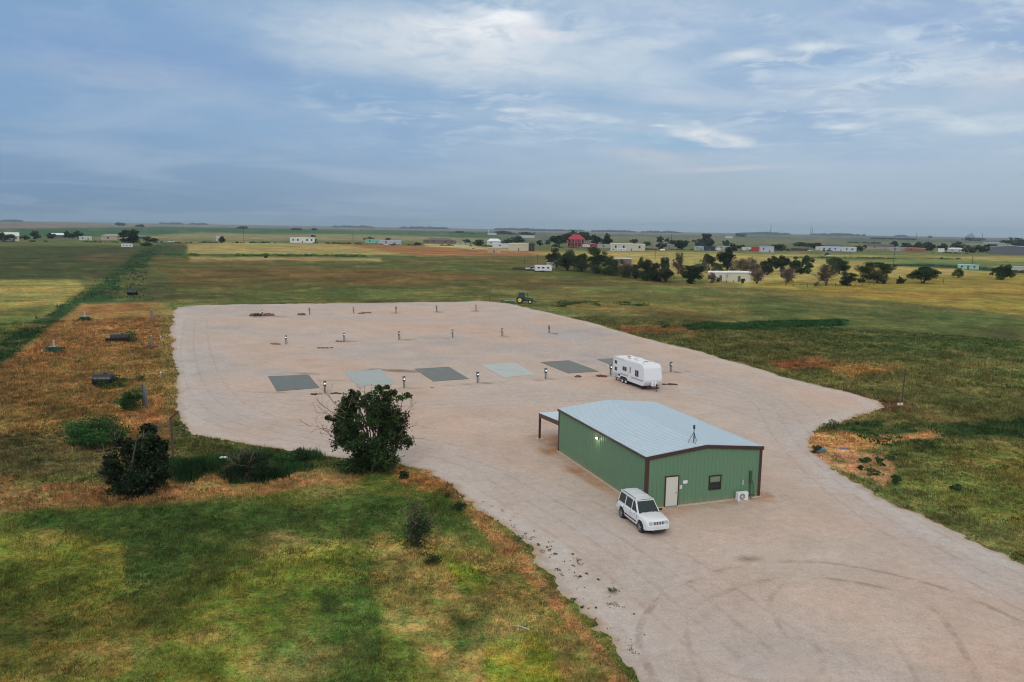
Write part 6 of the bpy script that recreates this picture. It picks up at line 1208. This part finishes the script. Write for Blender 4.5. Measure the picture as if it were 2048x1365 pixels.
# ------------------------------------------------------------------ trees
DK = (50, 64, 44); DG = (56, 72, 46); GY = (88, 88, 74); OL = (66, 76, 46)
TR = [
 # far left
 (3, 483, 14, 15, DK, 'dark tree in front of the far left farmhouse'), (20, 484, 20, 13, DK, 'dark round tree right of the far left farmhouse'), (50, 480, 14, 6, DK, 'low dark shrub tree near the left farmyard'), (70, 479, 14, 14, DK, 'dark upright tree left of the white roofed building'), (100, 478, 16, 10, DK, 'dark tree touching the left end of the white roofed building'),
 (136, 477, 15, 13, DK, 'dark tree touching the right end of the white roofed building'), (156, 477, 17, 13, DK, 'dark round tree left of the low white shed, far left'), (259, 486, 38, 27, (36, 52, 34), 'big dark round tree behind the white motorhome'), (300, 484, 28, 11, DK, 'dark low trees right of the big round tree'), (294, 493, 26, 7, DG, 'hedge-like shrub in front of the low trees at the camper'),
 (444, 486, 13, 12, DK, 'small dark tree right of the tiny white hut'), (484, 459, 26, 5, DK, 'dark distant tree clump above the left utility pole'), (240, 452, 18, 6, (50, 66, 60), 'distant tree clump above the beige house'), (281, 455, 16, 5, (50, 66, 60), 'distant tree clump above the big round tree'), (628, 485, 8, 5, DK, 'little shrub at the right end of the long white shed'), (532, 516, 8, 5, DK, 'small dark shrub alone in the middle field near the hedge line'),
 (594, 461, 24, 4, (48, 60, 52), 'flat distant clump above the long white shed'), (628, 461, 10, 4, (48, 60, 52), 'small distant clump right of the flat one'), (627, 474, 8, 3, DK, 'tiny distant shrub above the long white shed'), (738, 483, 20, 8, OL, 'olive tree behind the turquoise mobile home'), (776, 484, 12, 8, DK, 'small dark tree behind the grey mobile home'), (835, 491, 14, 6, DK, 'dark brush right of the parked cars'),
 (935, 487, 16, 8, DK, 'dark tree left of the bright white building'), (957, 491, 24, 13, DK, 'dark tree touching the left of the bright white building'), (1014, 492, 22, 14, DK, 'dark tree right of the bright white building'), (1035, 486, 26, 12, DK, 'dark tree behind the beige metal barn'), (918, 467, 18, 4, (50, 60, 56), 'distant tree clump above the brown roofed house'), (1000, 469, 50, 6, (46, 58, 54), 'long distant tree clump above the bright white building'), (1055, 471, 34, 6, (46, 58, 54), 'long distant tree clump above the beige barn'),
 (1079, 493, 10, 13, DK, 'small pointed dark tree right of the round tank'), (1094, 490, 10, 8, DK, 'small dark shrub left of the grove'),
 # grove behind red house
 (1118, 494, 34, 26, (36, 50, 34), 'large dark tree at the left end of the grove beside the red house'), (1142, 484, 32, 20, (38, 54, 38), 'dark tree of the grove rising left behind the red roof'), (1166, 486, 30, 22, (38, 54, 38), 'dark tree of the grove rising right behind the red roof'), (1190, 490, 28, 21, (36, 50, 34), 'dark tree of the grove right of the red house'), (1213, 494, 24, 24, (36, 50, 34), 'dark tree at the right end of the grove by the red house'),
 (1268, 489, 14, 10, DK, 'small dark tree behind the left half of the long beige building'), (1293, 492, 14, 9, DK, 'small dark tree behind the right end of the long beige building'), (1319, 488, 13, 14, DK, 'dark round tree rising behind the brown house'), (1322, 499, 19, 14, DK, 'dark tree directly in front of the brown hip roofed house'), (1360, 499, 34, 22, (34, 52, 42), 'large dark tree right of the brown hip roofed house'), (1334, 484, 9, 7, DK, 'small tree left of the thin pole behind the brown house'),
 (1398, 494, 22, 16, (70, 78, 70), 'greyish tree left of the tall dark one'), (1415, 496, 28, 24, (44, 56, 42), 'tall dark tree behind the navy shed'), (1452, 493, 14, 12, DK, 'small dark tree right of the navy shed'), (1469, 503, 18, 16, DK, 'dark tree left of the low white carport shed'), (1484, 498, 14, 7, DK, 'low dark shrub behind the carport shed'), (1561, 502, 28, 12, DK, 'wide dark shrub right of the lavender shed'), (1604, 495, 44, 9, DK, 'long dark hedge tree behind the dark brown house'), (1630, 499, 20, 12, DK, 'dark round tree left of the cream box shed'),
 (1716, 503, 18, 10, DK, 'dark round shrub right of the very long white building'), (1732, 497, 12, 7, DK, 'small brownish tree left of the brown roofed house'), (1787, 497, 15, 13, DK, 'dark round tree right of the brown roofed house'), (1810, 500, 24, 12, (54, 66, 44), 'green tree behind the rust red building'), (1836, 498, 18, 12, (50, 62, 44), 'green tree above the right end of the rust red building'), (1856, 502, 22, 16, DK, 'dark tree left of the white cube shed'),
 (1886, 504, 20, 14, (44, 52, 38), 'dark tree behind the white cube shed'), (1913, 499, 20, 12, DK, 'dark tree behind the small porch house'), (1940, 506, 22, 12, (60, 64, 52), 'greyish tree right of the small porch house'), (1962, 505, 24, 12, (50, 56, 44), 'dark tree left of the large barn, left one'), (1984, 505, 24, 14, (44, 52, 40), 'dark tree left of the large barn, right one'), (2030, 494, 34, 14, DK, 'dark broad tree behind the large barn'),
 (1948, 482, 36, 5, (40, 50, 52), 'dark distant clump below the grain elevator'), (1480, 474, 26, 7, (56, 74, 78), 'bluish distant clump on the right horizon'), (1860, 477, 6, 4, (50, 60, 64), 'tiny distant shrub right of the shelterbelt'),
 # tree row in the middle distance
 (1109, 536, 36, 34, (48, 56, 38), 'left end tree of the row with its pale trunk by the box shed'), (1136, 541, 44, 39, DK, 'second tree of the row, dense and dark'), (1163, 543, 39, 35, (50, 62, 40), 'third tree of the row, a little lighter'), (1192, 546, 55, 49, (46, 62, 36), 'tallest green tree in the row'), (1222, 550, 34, 39, DK, 'narrow dark tree right of the tallest one'), (1250, 553, 36, 31, (70, 72, 54), 'sparse tree with visible pale stems in the middle of the row'),
 (1272, 558, 34, 31, (56, 60, 44), 'thin brownish tree in the middle of the row'), (1293, 562, 39, 43, DK, 'dark tall tree in the right half of the row'), (1313, 563, 31, 35, (52, 58, 42), 'dark tree in the right half, below the wooden pole'), (1329, 545, 18, 33, (58, 68, 52), 'slender tall tree at the right end of the row'), (1330, 565, 31, 29, (54, 58, 44), 'low dark tree at the right end of the row'),
 (1356, 548, 22, 40, (82, 80, 66), 'greyish half bare tree between the row and the cream shed'), (1382, 568, 38, 40, (38, 56, 36), 'dense dark green tree left of the cream shed'), (1400, 548, 22, 28, GY, 'grey tree rising behind the left end of the cream shed'), (1418, 541, 28, 28, (46, 58, 40), 'dark tree above the left end of the cream shed'), (1424, 566, 16, 20, GY, 'grey bare shrub at the left wall of the cream shed'),
 (1455, 540, 46, 42, (38, 52, 38), 'broad dark tree high behind the cream shed'), (1482, 550, 34, 30, GY, 'grey brown tree behind the shed, left one'), (1506, 550, 34, 30, (84, 80, 70), 'grey brown tree behind the shed, right one'), (1513, 568, 26, 30, (86, 84, 72), 'grey shrub tree at the right end of the cream shed'), (1534, 551, 26, 30, (54, 62, 44), 'olive tree right of the grey brown ones'), (1545, 535, 22, 22, (50, 62, 40), 'green tree top left of the tall thin crown'), (1562, 545, 26, 36, (44, 60, 38), 'tall thin crowned tree left of the field trees'),
 (1436, 564, 7, 9, OL, 'small shrub before the shed wall, left one'), (1485, 567, 8, 9, OL, 'small shrub before the shed wall, right one'), (1468, 563, 8, 14, GY, 'small bare tree before the shed near its doorway'),
 # field trees
 (1573, 567, 30, 32, (86, 86, 70), 'grey green half bare tree in the yellow field'), (1592, 546, 26, 28, (52, 66, 42), 'green tree behind the grey green one'), (1612, 541, 24, 26, (54, 66, 44), 'green tree with a spread crown above the low dark bush'), (1602, 549, 20, 12, (38, 54, 34), 'low dark bush under the spread crown'), (1614, 548, 14, 12, (56, 80, 40), 'bright green shrub beside the low dark bush'),
 (1653, 572, 36, 42, (74, 80, 58), 'grey green tree by the fence with small bare top'), (1678, 548, 38, 30, (48, 64, 42), 'green bent tree behind the fence tree'), (1693, 571, 34, 22, (50, 62, 44), 'dark low bush by the fence right of the grey green tree'), (1750, 566, 62, 38, (42, 60, 36), 'largest round dark tree in the yellow field'), (1723, 566, 12, 9, DK, 'small shrub at the left foot of the largest field tree'), (1764, 568, 14, 12, DK, 'small shrub at the right foot of the largest field tree'),
 (1801, 568, 15, 12, (40, 62, 38), 'small dark bush between the two biggest field trees'), (1845, 567, 52, 30, (46, 62, 36), 'spreading dark tree in the yellow field'), (1916, 556, 18, 17, (78, 92, 52), 'sparse upright shrub in the yellow field'), (2003, 560, 32, 26, (42, 60, 36), 'round crowned tree on a short trunk at the right of the yellow field'), (1632, 573, 10, 7, (120, 110, 80), 'dry pale brush pile by the fence'), (1655, 512, 10, 5, OL, 'small shrub near the white car in the open field')]
for i, (px, py, w_, h_, cl, lb) in enumerate(TR):
    D = at(px, py)[1]; grey = cl[0] > 68 and cl[0] - cl[1] > -8
    kind = 'shrub' if ('shrub' in lb or 'bush' in lb or 'brush' in lb or 'hedge' in lb) else 'tree'
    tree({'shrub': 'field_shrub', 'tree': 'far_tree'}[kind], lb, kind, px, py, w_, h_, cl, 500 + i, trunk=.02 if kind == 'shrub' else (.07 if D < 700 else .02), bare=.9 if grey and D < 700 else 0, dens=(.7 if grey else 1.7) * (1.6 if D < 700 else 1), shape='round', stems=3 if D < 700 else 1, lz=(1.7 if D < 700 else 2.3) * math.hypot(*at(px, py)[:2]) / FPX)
# shelterbelts and tree lines that read as one mass
def belt(label, pts, hpx, colr, seed, n, name='tree_line'):
    rg = np.random.default_rng(seed); P = [at(*q)[:2] for q in pts]; b = []; cs = []
    for i in range(n):
        t = rg.random() * (len(P) - 1); j = min(int(t), len(P) - 2); f = t - j; q = P[j] * (1 - f) + P[j + 1] * f; D = math.hypot(*q); k = D / FPX
        gate = fbm(np.array([q[0]]), np.array([q[1]]), 60 * k, seed, 2)[0]
        if gate < -.08: continue
        q = q * (1 + rg.normal(0, .004)); h = hpx * k * rg.uniform(.3, 1.0) * (1 + gate); w = h * rg.uniform(.9, 2.0)
        ring = [(math.cos(a) * w, math.sin(a) * w) for a in np.linspace(0, 2 * math.pi, 7)[:-1]]
        v = [(q[0] + x, q[1] + y, 0) for x, y in ring] + [(q[0] + x * .8, q[1] + y * .8, h * rg.uniform(.45, .75)) for x, y in ring] + [(q[0], q[1], h)]
        o = len(b) ; b += v; cs += [lin(colr) / KLIT * rg.uniform(.6, 1.4)] * len(v); F_.extend([tuple(o + s for s in (k_, (k_ + 1) % 6, 6 + (k_ + 1) % 6, 6 + k_)) for k_ in range(6)] + [(o + 6 + k_, o + 6 + (k_ + 1) % 6, o + 12) for k_ in range(6)])
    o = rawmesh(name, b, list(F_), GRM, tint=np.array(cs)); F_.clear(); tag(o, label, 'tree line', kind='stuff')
F_ = []
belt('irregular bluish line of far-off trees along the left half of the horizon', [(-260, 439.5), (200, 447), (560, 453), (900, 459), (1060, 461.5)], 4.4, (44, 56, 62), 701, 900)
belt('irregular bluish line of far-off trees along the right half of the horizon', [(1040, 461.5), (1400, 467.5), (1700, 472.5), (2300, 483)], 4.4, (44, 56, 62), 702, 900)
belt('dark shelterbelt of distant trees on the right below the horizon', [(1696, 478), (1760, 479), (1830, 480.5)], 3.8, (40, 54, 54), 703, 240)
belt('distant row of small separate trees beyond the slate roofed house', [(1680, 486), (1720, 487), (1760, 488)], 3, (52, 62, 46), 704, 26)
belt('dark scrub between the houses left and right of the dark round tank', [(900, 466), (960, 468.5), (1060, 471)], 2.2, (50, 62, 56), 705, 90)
belt('dark hedge along the edge of the tan field', [(332, 511), (560, 512.5), (700, 513.5), (826, 515)], 5, (54, 80, 42), 706, 260, 'hedge_line')
belt('dark roadside hedge beyond the yellow field on the right', [(1762, 532), (1860, 532), (1950, 538), (2060, 547)], 4, (44, 68, 44), 707, 160, 'hedge_line')
belt('dark strip of brush in the field behind the cream shed and field trees', [(1600, 516), (1700, 517), (1800, 518), (1930, 519)], 3, (58, 84, 48), 708, 120, 'hedge_line')
belt('scattered brush among the houses of the settlement', [(60, 484), (350, 486), (620, 487), (900, 492), (1300, 500), (1700, 503), (2040, 510)], 3.4, (56, 70, 44), 709, 260, 'brush')
belt('brush at the left end of the pasture by the white pickup', [(1030, 539), (1048, 540), (1075, 543)], 5, (60, 68, 44), 710, 30, 'brush')
def leaf_belt(label, pts, hpx, wid, colr, seed, ncl, npl):
    rg = np.random.default_rng(seed); P = [at(*q)[:2] for q in pts]; vs = []; cs = []
    for i in range(ncl):
        t = rg.random() * (len(P) - 1); j = min(int(t), len(P) - 2); q = P[j] * (1 - t + j) + P[j + 1] * (t - j) + rg.normal(0, wid, 2); k = math.hypot(*q) / FPX
        h = hpx * k * rg.uniform(.35, 1.0); r = h * rg.uniform(.35, .6); d = rg.normal(0, .42, (npl, 3)) * np.array([r, r, h * .5]) + np.array([q[0], q[1], h * .45]); d[:, 2] = np.abs(d[:, 2])
        a = rg.normal(0, 1, (npl, 3)); a /= np.linalg.norm(a, axis=1)[:, None]; b_ = np.cross(a, rg.normal(0, 1, (npl, 3))); b_ /= np.linalg.norm(b_, axis=1)[:, None]; sz = 1.7 * k * rg.uniform(.6, 1.4, (npl, 1))
        vs.append(np.stack([d - a * sz * .5, d + b_ * sz * .42, d + a * sz * .6, d - b_ * sz * .42], 1).reshape(-1, 3)); cs.append(np.repeat(lin(colr) / KLIT * rg.uniform(.6, 1.5) * rg.uniform(.7, 1.3, (npl, 1)), 4, 0))
    V_ = np.concatenate(vs); tag(rawmesh('thicket', V_, np.arange(len(V_)).reshape(-1, 4), GRM, tint=np.concatenate(cs)), label, 'thicket', kind='stuff')
leaf_belt('dense dark green scrub filling the foot of the tree row', [(1104, 537), (1160, 543), (1215, 550), (1260, 556), (1340, 565)], 30, 2.0, (48, 60, 38), 711, 44, 260)
leaf_belt('grey green scrub behind and right of the cream shed', [(1350, 548), (1420, 545), (1500, 550), (1560, 550)], 20, 3.0, (66, 72, 54), 712, 16, 160)

# ------------------------------------------------------------------ air
HZ = MB().box(-14200, 14200, -14200, 14200, -1.2, 130).build('haze', mm('haze_air', (1, 1, 1)), None); hm = bpy.data.materials.new('haze_volume'); hm.use_nodes = True; ht = hm.node_tree
for n in list(ht.nodes): ht.nodes.remove(n)
ho = ht.nodes.new('ShaderNodeOutputMaterial'); hv = ht.nodes.new('ShaderNodeVolumePrincipled'); hv.inputs['Color'].default_value = (.70, .88, 1.0, 1); hv.inputs['Density'].default_value = 0.000075; hv.inputs['Anisotropy'].default_value = 0.0
ht.links.new(hv.outputs[0], ho.inputs['Volume']); HZ.data.materials.clear(); HZ.data.materials.append(hm); tag(HZ, 'thin blue haze in the air over the whole plain', 'haze', kind='stuff')
